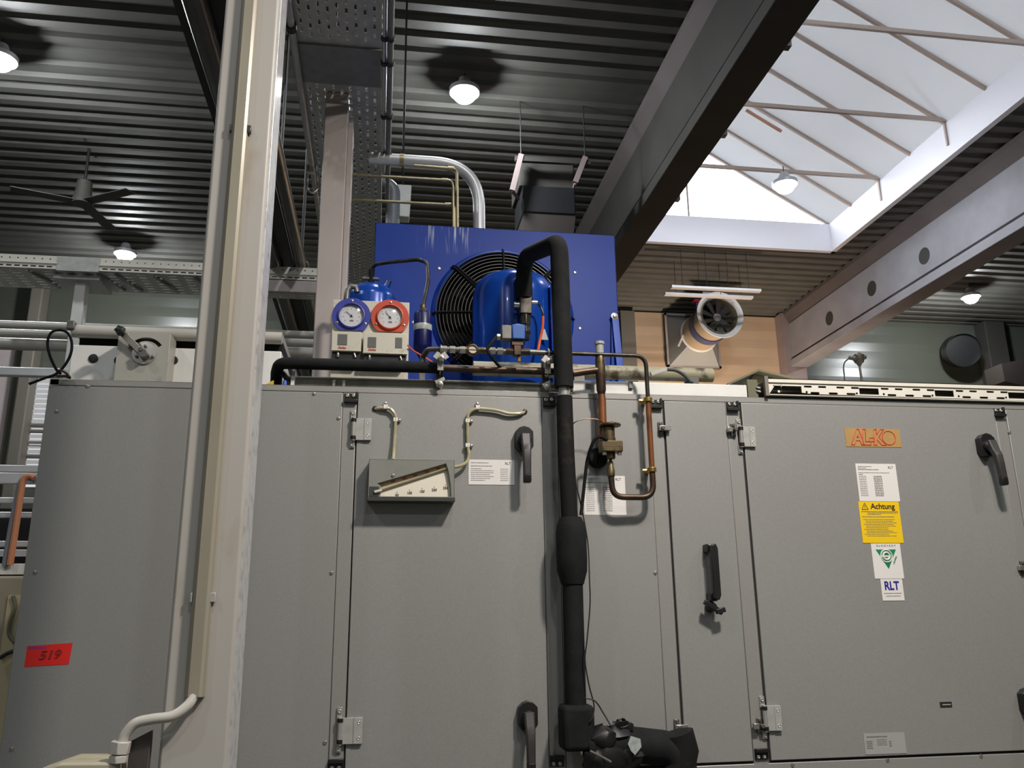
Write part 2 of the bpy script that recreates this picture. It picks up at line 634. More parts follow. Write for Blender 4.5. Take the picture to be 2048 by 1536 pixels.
# solid roof above the deck, so no daylight leaks through
mb = MB()
mb.plate([(WX0, WY0), (WX1, WY0), (WX1, WY1), (WX0, WY1)], [[(CX0, CY0), (CX1, CY0), (CX1, CY1), (CX0, CY1)]], lambda a, b: (a, b, H+0.08), (0, 0, 0.1))
struct(mb.build('trim_1', 'concrete_dark', flat=True))

# tan cladding between the columns on the back wall
a, b = P(1236, 640, 13.0), P(1556, 640, 13.0)
struct(MB().box((a.x, 13.0, 2.0), (b.x, WY1, H-0.03)).build('trim_2', 'tan_ribbed', flat=True))

# roof-light
w1 = bpy.data.objects.new('window_1', None)
COL.objects.link(w1)
w1.location = (4.6, 6.2, H)
struct(w1)
CT = 6.9                       # top of the curb
mb = MB()
T = 0.06
mb.box((CX0, CY1-T, H-0.02), (CX1, CY1, CT))
mb.box((CX0, CY0, H-0.02), (CX1, CY0+T, CT))
mb.box((CX1-T, CY0, H-0.02), (CX1, CY1, CT))
mb.box((CX0, CY0, H-0.02), (CX0+T, CY1, CT))
# lower flange band
mb.box((CX0+T, CY1-T-0.012, H-0.02), (CX1-T, CY1-T, H+0.1))
mb.box((CX1-T-0.012, CY0, H-0.02), (CX1-T, CY1-T, H+0.1))
mb.build('curb', 'curb_white', w1, flat=True)
RX, RZ = 3.85, 8.30            # ridge
mb = MB()
mb.prism([(CX1-T/2, CY0, CT), (CX1-T/2, CY1-0.02, CT), (RX, CY1-0.02, RZ), (RX, CY0, RZ)], (0.01, 0, 0.02))
mb.prism([(CX0+T/2, CY0, CT), (CX0+T/2, CY1-0.02, CT), (RX, CY1-0.02, RZ), (RX, CY0, RZ)], (-0.01, 0, 0.02))
mb.build('glazing_panel', 'opal_panel', w1, flat=True)
mb = MB()
for yy in (CY1-0.03, CY0+0.01):
    mb.prism([(CX1-T/2, yy, CT), (RX, yy, RZ), (CX0+T/2, yy, CT)], (0, 0.01, 0))
plabel(mb.build('gable_pane', 'clear_pane', w1, flat=True), 'bright clear triangular end pane')
for i, yy in enumerate((10.31, 9.70, 9.02, 8.36, 7.69, 7.02, 6.35, 5.7, 5.0, 4.3, 3.6, 2.9, 2.2)):
    for sx_ in (CX1-T/2, CX0+T/2):
        MB().bar((sx_, yy, CT-0.01), (RX, yy, RZ-0.01), 0.035, 0.05).build('rafter', 'rafter', w1, flat=True)
for yy in (9.02, 7.69, 6.35, 5.0):
    MB().bar((CX0+T, yy-0.02, CT+0.03), (CX1-T, yy-0.02, CT+0.03), 0.03, 0.045).build('tie_rod', 'rafter', w1, flat=True)
for yy in (9.02, 7.69, 6.35):
    MB().box((CX1-T-0.02, yy-0.012, CT-0.28), (CX1-T, yy+0.012, CT)).build('curb_clip', 'rafter', w1, flat=True)
MB().box((RX-0.03, CY0, RZ-0.03), (RX+0.03, CY1, RZ+0.04)).build('ridge_beam', 'rafter', w1, flat=True)
g = P(1378, 440, CY1-0.04)
MB().box((g.x-0.014, CY1-0.05, CT), (g.x+0.014, CY1-0.02, CT+1.2)).build('mullion', 'rafter', w1, flat=True)
q0, q1 = P(1492, 220, 8.6), P(1563, 263, 8.6)
plabel(MB().bar(q0, q1, 0.025, 0.03).build('opener_arm', 'copper_rod', w1, flat=True), 'short copper-coloured opener arm')

# ------------------------------------------------------------------ beams and columns
def beam(xf, label, material, flip, holes=(), gap=0.0):
    s = -1 if flip else 1
    pr = [(0, 5.53), (0, 5.65), (0.06, 5.65), (0.06, 5.69), (0.02, 5.69), (0.02, 6.28), (0.28, 6.28), (0.28, 5.69), (0.24, 5.69), (0.24, 5.65), (0.30, 5.65), (0.30, 5.53)]
    t = thing('roof_beam', (xf+s*0.15, 3, 5.53), label, 'beam', 'concrete roof beams')
    mb = MB()
    mb.prism([(xf+s*x, -7.9, z) for x, z in pr], (0, 12.93+7.9-0.02, 0))
    mb.build('beam_web', material, t, bevel=0.006)
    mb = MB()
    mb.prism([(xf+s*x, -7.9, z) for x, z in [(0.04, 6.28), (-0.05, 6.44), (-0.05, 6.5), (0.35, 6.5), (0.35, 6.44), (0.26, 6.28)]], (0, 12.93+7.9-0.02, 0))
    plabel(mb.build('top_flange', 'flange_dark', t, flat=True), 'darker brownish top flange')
    for yy, zz in holes:
        mb = MB()
        mb.lathe((xf+0.016, yy, zz), (1, 0, 0), [(0.108, 0), (0.108, 0.006), (0.098, 0.006), (0.098, 0.005)], 28)
        plabel(mb.build('sleeve_hole', 'concrete_dark', t), 'round dark sleeve opening')
    return t
hs = []
for u, v in ((1850, 512), (1745, 577), (1660, 637)):
    q = PX(u, v, 6.72)
    hs.append((q.y, q.z))
beam(6.69, 'pale concrete roof beam with round holes, lit by the skylight on the right', 'concrete', False, hs)
bt = beam(2.50, 'dark shaded concrete roof beam along the left edge of the skylight', 'concrete_dark', False)  # same concrete as the pale beam; its shade is put into the darker colour
# thin conduit clipped along the right lower edge of that beam
t = thing('conduit', (2.83, 6, 5.62), 'thin shiny black conduit clipped along the lower edge of the dark roof beam', 'conduit')
MB().tube([(2.82, -1, 5.60), (2.82, 12.8, 5.60)], 0.016).build('conduit_tube', 'pipe_black', t)
for yy in (5.0, 6.2, 7.4, 8.6, 9.8, 11.0):
    MB().box((2.80, yy-0.03, 5.57), (2.862, yy+0.03, 5.63)).build('clip', 'dark_steel', t, flat=True)
def column(x0, x1, y0, label, material='concrete_warm'):
    o = MB().box((x0, y0, 0), (x1, y0+0.28, H-0.01)).build('concrete_column', material, bevel=0.02)
    return tag(o, label, 'column', 'hall columns')
a = P(1560, 690, 12.9)
column(a.x, 6.97, 12.91-0.14, 'pinkish concrete column carrying the far end of the pale holed beam')
a, b = P(1240, 690, 12.95), P(1287, 690, 12.95)
struct(MB().box((a.x+0.02, 12.9, 0), (b.x-0.14, 13.0, H-0.05)).build('trim_3', 'post_grey', flat=True))
a, b = P(1972, 690, 12.8), P(2012, 690, 12.8)
column(a.x, b.x, 12.75, 'dark column on the back wall right of the round duct mouth', 'concrete_dark')
a, b = P(32, 800, 12.8), P(58, 800, 12.8)
column(a.x, b.x, 12.75, 'grey column seen at the left edge beside the white louvred window', 'post_grey')

# pale cladding and a daylit louvred window on the lower left of the back wall
a, b, c = P(-60, 700, 13.0), P(32, 700, 13.0), P(0, 700, 13.0)
struct(MB().box((a.x, 12.98, 0), (b.x, WY1, c.z)).build('trim_4', 'pinkish', flat=True))
a, b = P(68, 756, 13.0), P(135, 960, 13.0)
w2 = bpy.data.objects.new('window_2', None)
COL.objects.link(w2)
w2.location = ((a.x+b.x)/2, 13.0, b.z)
struct(w2)
f0 = P(54, 756, 13.0)
mb = MB()
mb.box((f0.x-0.1, 12.94, b.z-0.1), (a.x, 13.04, a.z+0.1)).box((a.x, 12.94, a.z), (b.x, 13.04, a.z+0.1)).box((b.x, 12.94, b.z-0.1), (b.x+0.1, 13.04, a.z+0.1))
mb.build('window_frame', 'beige', w2, flat=True)
MB().box((a.x, 13.03, b.z-0.1), (b.x, 13.045, a.z)).build('pane', 'daylight_pane', w2, flat=True)
mb = MB()
zz = b.z
while zz < a.z-0.03:
    mb.box((a.x, 12.985, zz), (b.x, 13.0, zz+0.055))
    zz += 0.075
mb.build('louvre', 'white_paint', w2, flat=True)
for v in (848, 860, 884, 910):
    q = P(80, v, 12.95)
    MB().box((a.x, 12.955, q.z-0.025), (b.x, 12.98, q.z+0.01)).build('transom', 'post_grey', w2, flat=True)

# ------------------------------------------------------------------ high-bay lamps
def lamp_fixture(x, y, z, label, r=0.108):
    t = thing('high_bay_lamp', (x, y, z), label, 'lamp', 'lit high-bay lamps under the roof')
    mb = MB()
    mb.lathe((x, y, z), (0, 0, 1), [(r+0.03, -0.012), (r+0.035, 0.03), (r*0.8, 0.06), (0.07, 0.08), (0.05, 0.14)], 28)
    mb.build('housing', 'lamp_body', t)
    MB().lathe((x, y, z-0.016), (0, 0, -1), [(r*math.cos(a_*PI/16), r*0.85*math.sin(a_*PI/16)) for a_ in range(9)], 28).build('diffuser', 'lamp', t)
    MB().cyl((x, y, z+0.13), (x, y, H+0.03), 0.006, n=8).build('suspension', 'dark_steel', t)
ZL = 6.3
for u, v, lab in ((929, 188, 'round glaring high-bay lamp above the blue condenser'),
                  (-1, 122, 'round glaring high-bay lamp cut by the left edge of the picture'),
                  (250, 510, 'round glaring high-bay lamp just over the slotted cable tray on the left'),
                  (1570, 372, 'round glaring high-bay lamp in front of the skylight glazing'),
                  (1942, 596, 'round glaring high-bay lamp right of the pale holed beam')):
    q = PZ(u, v, ZL-0.02)
    lamp_fixture(q.x, q.y, ZL, lab)
def disk_light(x, y, z, power, r=0.14, col=(0.95, 0.98, 1.0)):
    ld = bpy.data.lights.new('assumed_light', 'AREA')
    ld.shape = 'DISK'
    ld.size = 2*r
    ld.energy = power
    ld.color = col
    o = bpy.data.objects.new('assumed_light', ld)
    o.location = (x, y, z)
    COL.objects.link(o)
    return o
PW = 26
for x in (-3.5, 0.7, 4.8):
    for y in (2.9, -1.4, -5.7):
        disk_light(x, y, 6.3, PW)  # assumed bay lamps out of view, continuing the lit rows; no fixtures
# assumed warmer light, no fixture, out of view; brightens the upper front of the unit
disk_light(1.0, 0.66, 3.55, 38, 0.10, (1.0, 0.91, 0.83))
# assumed warm light, unseen behind the unit, washing the far wall under the fan
ld = disk_light(5.0, 11.2, 2.4, 85, 0.2, (1.0, 0.80, 0.62))
ld.rotation_euler = (math.radians(115), 0, math.radians(-5))
# ------------------------------------------------------------------ air handling unit
D = 2.1                         # front plane of the unit
TOPZ = 2.157                    # top edge of the unit
def A(u, v, y=D):
    q = P(u, v, y)
    return q.x, q.z
XL = -0.79
XR = 3.4
DB = 1.253                      # bottom of the doors
DT = 2.1405                     # top of the doors
xs = {k: P(k, 800, D).x for k in (686, 714, 1083, 1113, 1296, 1324, 1450, 1477, 1984, 2006)}
ahu = thing('air_handling_unit', ((XL+XR)/2, 2.7, 0), 'large grey sheet-metal air handling unit with hinged access doors, filling the lower picture', 'air handler')
mb = MB()
mb.box((XL, D+0.004, 0.0), (XR, 3.3, TOPZ-0.002))
plabel(mb.build('casing', 'groove', ahu, flat=True), 'dark inner casing seen in the door gaps')
mb = MB()
mb.box((XL, D, DT), (XR, D+0.03, TOPZ))                       # top rail
mb.box((XL, D, TOPZ-0.004), (XR, 3.3, TOPZ))                  # roof skin
mb.box((XL, D, 1.19), (XR, D+0.03, DB-0.006))                 # middle rail
mb.box((XL-0.001, D, 0), (XL+0.022, 3.3, TOPZ))               # left corner post
for a, b in ((686, 714), (1083, 1113), (1296, 1324), (1450, 1477), (1984, 2006)):
    mb.box((xs[a], D, DB-0.01), (xs[b], D+0.03, DT))
mb.build('frame', 'ahu_frame', ahu, bevel=0.002)
G = 0.0015
def panel(name, x0, x1, y=D-0.002, z0=DB, z1=DT-0.001, parent=ahu):
    G = 0.0015 if name == 'access_door' else 0.0005
    return MB().box((x0+G, y, z0), (x1-G, D+0.03, z1)).build(name, 'ahu', parent, bevel=0.0016)
panel('fixed_panel', XL-0.001, xs[686])
panel('fixed_panel', xs[1113], xs[1296])
panel('fixed_panel', xs[2006], 2.6)
panel('fixed_panel', 2.62, XR)
panel('lower_panel', XL+0.022, 0.93, z0=0.1, z1=1.188)
panel('lower_panel', 0.932, XR, z0=0.1, z1=1.188)
door_c = panel('access_door', xs[714]+0.001, xs[1083], D-0.004)
door_n = panel('access_door', xs[1324]+0.003, xs[1450], D-0.003)
door_r = panel('access_door', xs[1477]+0.003, xs[1984], D-0.004)

def screw(x, z, parent, y=D-0.002, r=0.0045, name='screw'):
    mb = MB()
    mb.lathe((x, y+0.001, z), (0, -1, 0), [(r*1.15, 0), (r*1.1, 0.0012), (r*0.8, 0.0032), (r*0.45, 0.0036), (r*0.4, 0.002), (0.0001, 0.002)], 14)
    return mb.build(name, 'zinc', parent)
for u, v in ((176, 773), (114, 823), (71, 1145), (24, 1498), (628, 788), (677, 837), (663, 1146), (650, 1485), (1310, 1146), (2018, 865), (1327, 1464)):
    x, z = A(u, v)
    screw(x, z, ahu)
for u, v in ((1585, 1530), (1775, 1520), (1962, 1512)):
    x, z = A(u, v)
    screw(x, z, ahu, D)

def corner_bracket(u, v, top=True):
    x, z = A(u, v)
    mb = MB()
    mb.m(0).box((x-0.0165, D-0.004, z-0.011), (x+0.0165, D, z+0.012))
    if top:
        mb.box((x-0.0165, D-0.012, z-0.012), (x+0.0165, D, z-0.004))
        mb.box((x+0.012, D-0.008, z-0.012), (x+0.0165, D, z+0.016))
        sz = z+0.006
    else:
        mb.box((x-0.0165, D-0.012, z+0.006), (x+0.0165, D, z+0.014))
        sz = z-0.004
    mb.m(1)
    for s in (-1, 1):
        mb.lathe((x+s*0.0075-0.001, D-0.003, sz), (0, -1, 0), [(0.005, 0), (0.005, 0.002), (0.0035, 0.004), (0.0015, 0.004), (0.0013, 0.0025)], 12)
    mb.build('corner_bracket', ['black_plastic', 'zinc'], ahu, bevel=0.0008)
for u, v in ((702, 797), (1098, 805), (1311, 809), (1464, 814), (1996, 826)):
    corner_bracket(u, v)
for u, v in ((1522, 1509), (1114, 1523), (672, 1531)):
    corner_bracket(u, v, False)

def hinge(u0, v0, u1, v1, parent):
    # leaf spans (u0,v0)-(u1,v1); knuckle barrel at its left edge
    x0, z1 = A(u0, v0)
    x1, z0 = A(u1, v1)
    yb = D-0.004
    mb = MB()
    mb.m(0).box((x0+0.004, yb-0.007, z0), (x0+0.62*(x1-x0), yb, z1))
    mb.box((x0+0.6*(x1-x0), yb-0.0085, z0), (x1, yb, z1))
    mb.m(1).cyl((x0, yb-0.006, z0-0.002), (x0, yb-0.006, z1+0.002), 0.0055, n=14)
    mb.m(2).cyl((x0, yb-0.006, z1-0.009), (x0, yb-0.006, z1-0.001), 0.0068, n=14)
    mb.cyl((x0, yb-0.006, z0+0.001), (x0, yb-0.006, z0+0.010), 0.0068, n=14)
    mb.m(1).box((x0-0.008, D-0.005, z1-0.004), (x0+0.004, D, z1+0.022))
    mb.box((x0-0.008, D-0.005, z0-0.018), (x0+0.004, D, z0+0.004))
    mb.m(1)
    for zz in (z0+0.011, z1-0.011):
        mb.lathe((x1-0.008, yb-0.008, zz), (0, -1, 0), [(0.0042, 0), (0.004, 0.0012), (0.002, 0.0012), (0.0016, 0.0004)], 12)
    for zz in (z1+0.014, z0-0.011):
        mb.lathe((x0-0.002, D-0.005, zz), (0, -1, 0), [(0.0045, 0), (0.0042, 0.003), (0.002, 0.003), (0.0016, 0.0014)], 12)
    mb.build('hinge', ['galv', 'steel', 'black_plastic'], parent, bevel=0.0008)
def hinge_bright(u0, v0, u1, v1, parent):
    hinge(u0, v0, u1, v1, parent)
hinge(708, 838, 742, 882, door_c)
hinge(681, 1435, 724, 1486, door_c)
hinge(1478, 855, 1509, 895, door_r)
hinge(1525, 1411, 1561, 1460, door_r)

def cam_latch(u, v, parent, left=False):
    x, z = A(u, v)
    s = -1 if left else 1
    mb = MB()
    mb.m(1).box((x-0.009, D-0.005, z-0.018), (x+0.004, D, z+0.018))
    mb.m(0).box((x-0.008, D-0.016, z-0.0065), (x+s*0.0215, D-0.006, z+0.0065))
    mb.m(1).cyl((x, D-0.001, z), (x, D-0.020, z), 0.0055, n=6)
    mb.cyl((x-0.002, D, z+0.013), (x-0.002, D-0.008, z+0.013), 0.0042, n=10)
    mb.cyl((x-0.002, D, z-0.012), (x-0.002, D-0.008, z-0.012), 0.0042, n=10)
    mb.build('cam_latch', ['zinc', 'steel_dark'], parent, bevel=0.001)
cam_latch(1322, 858, ahu)
cam_latch(1467, 861, ahu, True)
cam_latch(1355, 1454, ahu)
cam_latch(1520, 1451, ahu, True)
cam_latch(2046, 1136, ahu, True)

def lever_handle(u, v, parent, tilt=0.0, cut=False):
    x, z = A(u, v)                    # centre of the rose
    y0 = D-0.004
    mb = MB()
    w, h = 0.0225, 0.031
    poly = [(x-w, z-h+0.012), (x-w+0.008, z-h), (x+w-0.008, z-h), (x+w, z-h+0.012), (x+w, z+h-0.012), (x+w*0.55, z+h-0.002), (x, z+h+0.002), (x-w*0.55, z+h-0.002), (x-w, z+h-0.012)]
    mb.m(0).xz(poly, y0-0.022, y0)
    mb.lathe((x, y0-0.02, z-0.004), (0, -1, 0), [(0.017, 0), (0.0165, 0.012), (0.013, 0.016), (0.0001, 0.017)], 20)
    # lever: neck and grip hanging down
    s, c = math.sin(tilt), math.cos(tilt)
    def L(a, b, yy):
        return V((x+a*c+b*s*-1, yy, z-0.004+b*c+a*s))
    def sect(b, yc, wx, wy, sq=0.72):
        out = []
        for ax, ay in ((-1, -sq), (-sq, -1), (sq, -1), (1, -sq), (1, sq), (sq, 1), (-sq, 1), (-1, sq)):
            out.append(L(ax*wx, b, yc+ay*wy))
        return out
    mb.m(1)
    mb.rings([sect(0.014, y0-0.034, 0.012, 0.008), sect(-0.012, y0-0.040, 0.0115, 0.010), sect(-0.030, y0-0.048, 0.0105, 0.0095), sect(-0.055, y0-0.050, 0.010, 0.009), sect(-0.092, y0-0.050, 0.0095, 0.0085)])
    mb.m(0).rings([sect(-0.092, y0-0.050, 0.0098, 0.0088), sect(-0.108, y0-0.049, 0.0098, 0.0086), sect(-0.112, y0-0.048, 0.0085, 0.0075)])
    return mb.build('lever_handle', ['black_plastic', 'handle_grip'], parent, bevel=0.0012)
lever_handle(1046, 881, door_c)
lever_handle(1053, 1430, door_c)
lever_handle(1964, 893, door_r, 0.06)
lever_handle(2049, 1402, door_r)

# bar pull handle with a twist latch under it
x, z = A(1416, 1150)
mb = MB()
y0 = D-0.003
zt, zb = A(1412, 1096)[1], A(1424, 1196)[1]
mb.m(0).box((x-0.010, y0-0.03, zt-0.012), (x+0.008, y0, zt+0.008)).box((x-0.010, y0-0.03, zb-0.008), (x+0.008, y0, zb+0.012))
mb.m(0).xz([(x-0.006, zt+0.004), (x+0.008, zt+0.008), (x+0.013, zt-0.004), (x+0.013, zb+0.006), (x+0.008, zb-0.006), (x-0.006, zb-0.002)], y0-0.044, y0-0.028)
mb.m(1).lathe((x-0.002, y0-0.004, zt+0.003), (0, -1, 0), [(0.005, 0.026), (0.004, 0.03), (0.0001, 0.031)], 12)
mb.build('pull_handle', ['black_plastic', 'zinc'], door_n, bevel=0.002)
x2, z2 = A(1418, 1214)
mb = MB()
mb.lathe((x2, y0, z2), (0, -1, 0), [(0.013, 0), (0.013, 0.012), (0.009, 0.018), (0.009, 0.03), (0.0001, 0.032)], 18)
mb.obox((x2-0.001, y0-0.028, z2-0.001), V((0.85, 0, -0.53)), V((0, 1, 0)), V((0.53, 0, 0.85)), 0.026, 0.006, 0.006)
mb.obox((x2+0.016, y0-0.03, z2-0.009), V((0.97, 0, 0.24)), V((0, 1, 0)), V((-0.24, 0, 0.97)), 0.012, 0.006, 0.006)
mb.build('twist_latch', 'black_plastic', door_n, bevel=0.0015)

# grommets on the centre door and the wall bushing behind the expansion valve
for u, v in ((750, 818), (1049, 824)):
    x, z = A(u, v)
    MB().lathe((x, D-0.004, z), (0, -1, 0), [(0.0065, 0), (0.0065, 0.003), (0.005, 0.005), (0.0001, 0.006)], 16).build('grommet', 'black_plastic', door_c)
x, z = A(1194, 917)
MB().lathe((x, D, z), (0, -1, 0), [(0.026, 0), (0.026, 0.012), (0.022, 0.018), (0.014, 0.02), (0.0001, 0.02)], 26).build('bushing', 'rubber', ahu)

# ------------------------------------------------------------------ stickers
def quadface(p0, p1, name, material, parent, y=D-0.0045, th=0.0006):
    (x0, z1), (x1, z0) = p0, p1
    return MB().box((x0, y-th, z0), (x1, y, z1)).build(name, material, parent, flat=True)
def greek(parent, rows, material='ink_soft', y=D-0.0055):     # rows of print too small to read
    mb = MB()
    for x0, x1, z, h in rows:
        xx = x0
        while xx < x1-0.0005:
            wv = random.uniform(0.0015, 0.005)
            mb.box((xx, y-0.0002, z-h/2), (min(xx+wv, x1), y, z+h/2))
            xx += wv+random.uniform(0.0006, 0.0012)
    mb.build('small_print', material, parent, flat=True)
# AL-KO badge
a, b = A(1688, 856, D-0.004), A(1803, 895, D-0.004)
s = quadface(a, b, 'badge', 'tan_sticker', door_r)
plabel(s, 'tan rectangular badge with red outlined letters')
cx, cz = (a[0]+b[0])/2, (a[1]+b[1])/2
text('AL-K', 0.057, cx-0.016, D-0.0056, cz-0.001, 'ink_red', s, sx=0.84, outline=0.0010, shear=0.10, spacing=0.86, bold=0.0022)
MB().torus((cx+0.046, D-0.0055, cz), (0, 1, 0), 0.0190, 0.0011, 40, 6).build('letter_ring', 'ink_red', s)
# white data sheet
a, b = A(1710, 927, D-0.004), A(1800, 1003, D-0.004)
s = quadface(a, b, 'data_sheet', 'paper', door_r)
w_, h_ = b[0]-a[0], a[1]-b[1]
rows = [(a[0]+0.006, a[0]+0.045, a[1]-0.008, 0.0012), (a[0]+0.006, a[0]+0.03, a[1]-0.012, 0.0012), (a[0]+0.006, a[0]+0.065, a[1]-0.016, 0.0016), (a[0]+0.006, a[0]+0.095, a[1]-0.0245, 0.0012), (a[0]+0.006, a[0]+0.018, a[1]-0.029, 0.0018)]
for i in range(12):
    zz = a[1]-0.034-i*0.0047
    rows += [(a[0]+0.006, a[0]+0.027, zz, 0.0012), (a[0]+0.048, a[0]+0.072, zz, 0.0022)]
greek(s, rows)
text('RLT', 0.009, b[0]-0.016, D-0.0055, a[1]-0.010, 'ink_soft', s, sx=1.0)
# yellow warning label
a, b = A(1718, 1003, D-0.004), A(1812, 1086, D-0.004)
s = quadface((a[0]-0.003, a[1]), (b[0]-0.007, b[1]), 'warning_label', 'yellow', door_r)
plabel(s, 'yellow Achtung warning label')
ax0, ax1 = a[0]-0.003, b[0]-0.007
text('Achtung', 0.0205, ax0+0.068, D-0.0055, a[1]-0.013, 'ink', s, bold=0.0003)
tx, tz = ax0+0.017, a[1]-0.021
mb = MB()
pts = [V((tx-0.009, D-0.0054, tz)), V((tx+0.009, D-0.0054, tz)), V((tx, D-0.0054, tz+0.0165))]
for i in range(3):
    mb.bar(pts[i], pts[(i+1) % 3], 0.0013, 0.0004, (0, -1, 0))
mb.box((tx-0.0007, D-0.0056, tz+0.005), (tx+0.0007, D-0.0052, tz+0.011)).box((tx-0.0007, D-0.0056, tz+0.0022), (tx+0.0007, D-0.0052, tz+0.0036))
mb.build('warning_triangle', 'ink', s, flat=True)
rows = [(ax0+0.006, ax1-0.005, a[1]-0.0265, 0.0016), (ax0+0.022, ax1-0.006, a[1]-0.030, 0.0014), (ax0+0.022, ax0+0.06, a[1]-0.0335, 0.0014), (ax0+0.006, ax1-0.018, a[1]-0.040, 0.0016)]
for i in range(11):
    rows.append((ax0+(0.008 if i % 3 == 0 else 0.014), ax1-random.uniform(0.008, 0.04), a[1]-0.047-i*0.0043, 0.0011))
greek(s, rows, 'ink_soft')
# certification label with green triangle
a, b = A(1741, 1087, D-0.004), A(1808, 1157, D-0.004)
s = quadface((a[0], a[1]), (b[0], b[1]), 'certification_label', 'paper', door_r)
plabel(s, 'white label with an inverted green triangle')
wd = b[0]-a[0]
cx = (a[0]+b[0])/2
text('E U R O V E N T', 0.0062, cx+0.001, D-0.0055, a[1]-0.006, 'ink_soft', s, sx=1.25)
tw = 0.030
tz1, tz0 = a[1]-0.0155, a[1]-0.066
mb = MB()
mb.xz([(cx-tw, tz1), (cx+tw-0.002, tz1), (cx+0.001, tz0)], D-0.0051, D-0.0048)
mb.build('green_triangle', 'green', s, flat=True)
mb = MB()
ex, ez = cx-0.001, a[1]-0.032
mb.torus((ex, D-0.0053, ez), (0, 1, 0), 0.0158, 0.0016, 36, 6)
mb.torus((ex, D-0.0053, ez), (0, 1, 0), 0.0092, 0.0026, 30, 6)
mb.box((ex-0.018, D-0.0056, ez-0.0024), (ex+0.010, D-0.0050, ez+0.0012))
mb.build('letter_e', 'paper', s)
text('CERTIFIED', 0.0055, cx+0.022, D-0.0055, a[1]-0.043, 'green', s, rot=1.08, sx=0.9)
# RLT label
a, b = A(1760, 1158, D-0.004), A(1809, 1201, D-0.004)
s = quadface(a, b, 'logo_label', 'paper', door_r)
cx = (a[0]+b[0])/2
text('RLT', 0.030, cx-0.001, D-0.0055, a[1]-0.018, 'ink_blue', s, bold=0.0008, sx=0.82)
greek(s, [(a[0]+0.006, b[0]-0.006, a[1]-0.036, 0.0013), (a[0]+0.010, b[0]-0.010, a[1]-0.043, 0.0013)])
# lower grey data plate and tiny black plate
a, b = A(1726, 1467, D-0.004), A(1813, 1506, D-0.004)
s = quadface(a, b, 'data_plate', 'paper_grey', door_r)
greek(s, [(a[0]+0.008, a[0]+0.062, a[1]-0.008, 0.0024)]+[(a[0]+0.006, a[0]+0.022, a[1]-0.018-i*0.004, 0.0016) for i in range(5)]+[(a[0]+0.034, a[0]+0.06, a[1]-0.015-i*0.004, 0.0010) for i in range(4)]+[(a[0]+0.066, a[0]+0.072, a[1]-0.02-i*0.005, 0.0022) for i in range(3)])
mb = MB()
a, b = A(1879, 1404, D-0.004), A(1904, 1414, D-0.004)
mb.m(0).box((a[0], D-0.0052, b[1]), (b[0], D-0.004, a[1]))
mb.m(1).box((a[0]+0.006, D-0.0055, (a[1]+b[1])/2-0.0012), (b[0]-0.003, D-0.005, (a[1]+b[1])/2+0.0012))
plabel(mb.build('name_plate', ['ink', 'paper_grey'], door_r, flat=True), 'tiny black plate with a white bar')
# sheet on the centre door
a, b = A(937, 919, D-0.004), A(1029, 970, D-0.004)
s = quadface(a, b, 'data_sheet', 'paper', door_c)
rows = [(a[0]+0.006, a[0]+0.05, a[1]-0.008, 0.0012), (a[0]+0.006, a[0]+0.06, a[1]-0.016, 0.0014)]
for i in range(7):
    rows += [(a[0]+0.006, a[0]+random.uniform(0.03, 0.07), a[1]-0.023-i*0.0048, 0.0011), (a[0]+0.08, a[0]+0.10, a[1]-0.023-i*0.0048, 0.0009)]
greek(s, rows)
text('RLT', 0.009, b[0]-0.016, D-0.0055, a[1]-0.009, 'ink_soft', s)
# sheet behind the copper loop
a, b = A(1166, 951, D-0.002), A(1253, 1030, D-0.002)
s = quadface(a, b, 'data_sheet', 'paper', ahu, D-0.002)
rows = [(a[0]+0.004, a[0]+0.04, a[1]-0.008, 0.0012), (a[0]+0.004, a[0]+0.065, a[1]-0.018, 0.0016)]
for i in range(13):
    rows += [(a[0]+0.006, a[0]+0.028, a[1]-0.030-i*0.0049, 0.0012), (a[0]+0.05, a[0]+0.074, a[1]-0.030-i*0.0049, 0.0018)]
greek(s, rows, y=D-0.0027)
text('RLT', 0.009, b[0]-0.018, D-0.003, a[1]-0.009, 'ink_soft', s)
# red tag on the left panel
a, b = A(54, 1292, D-0.002), A(140, 1332, D-0.002)
mb = MB()
mb.prism([(a[0], D-0.0028, b[1]), (b[0]-0.003, D-0.0028, b[1]+0.004), (b[0], D-0.0028, a[1]+0.005), (a[0]+0.001, D-0.0028, a[1])], (0, 0.0008, 0))
s = mb.build('red_tag', 'red_tag', ahu, flat=True)
plabel(s, 'red paper tag with a handwritten number')
text('519', 0.026, (a[0]+b[0])/2+0.002, D-0.0032, (a[1]+b[1])/2+0.001, 'ink', s, shear=0.25, rot=0.06, sx=1.15, outline=0.0005)
greek(s, [(a[0]+0.004, a[0]+0.040, a[1]-0.004, 0.0045)], 'ink_purple', D-0.0028)

# ------------------------------------------------------------------ inclined manometer with its hoses
a, b = A(738, 918, 2.055), A(909, 996, 2.055)
x0, x1, z1, z0 = a[0], b[0], a[1], b[1]
man = thing('inclined_manometer', ((x0+x1)/2, D-0.02, z0), 'grey inclined manometer box with a wedge-shaped scale window on the centre door', 'manometer')
yf = 2.055
def MA(u, v):
    return A(u, v, yf)
win = [MA(754, 967), MA(892, 927), MA(897, 943), MA(901, 967), MA(902.5, 985), MA(761, 985), MA(761, 971)]
win[4] = (win[4][0], z0+0.003)
win[5] = (win[5][0], z0+0.003)
mb = MB()
mb.m(0).plate([(x0, z0), (x1, z0), (x1, z1), (x0, z1)], [win], lambda p, q: (p, yf, q), (0, 0.002, 0))
mb.box((x0, yf, z1-0.002), (x1, D-0.004, z1)).box((x0, yf, z0), (x0+0.002, D-0.004, z1)).box((x1-0.002, yf, z0), (x1, D-0.004, z1))
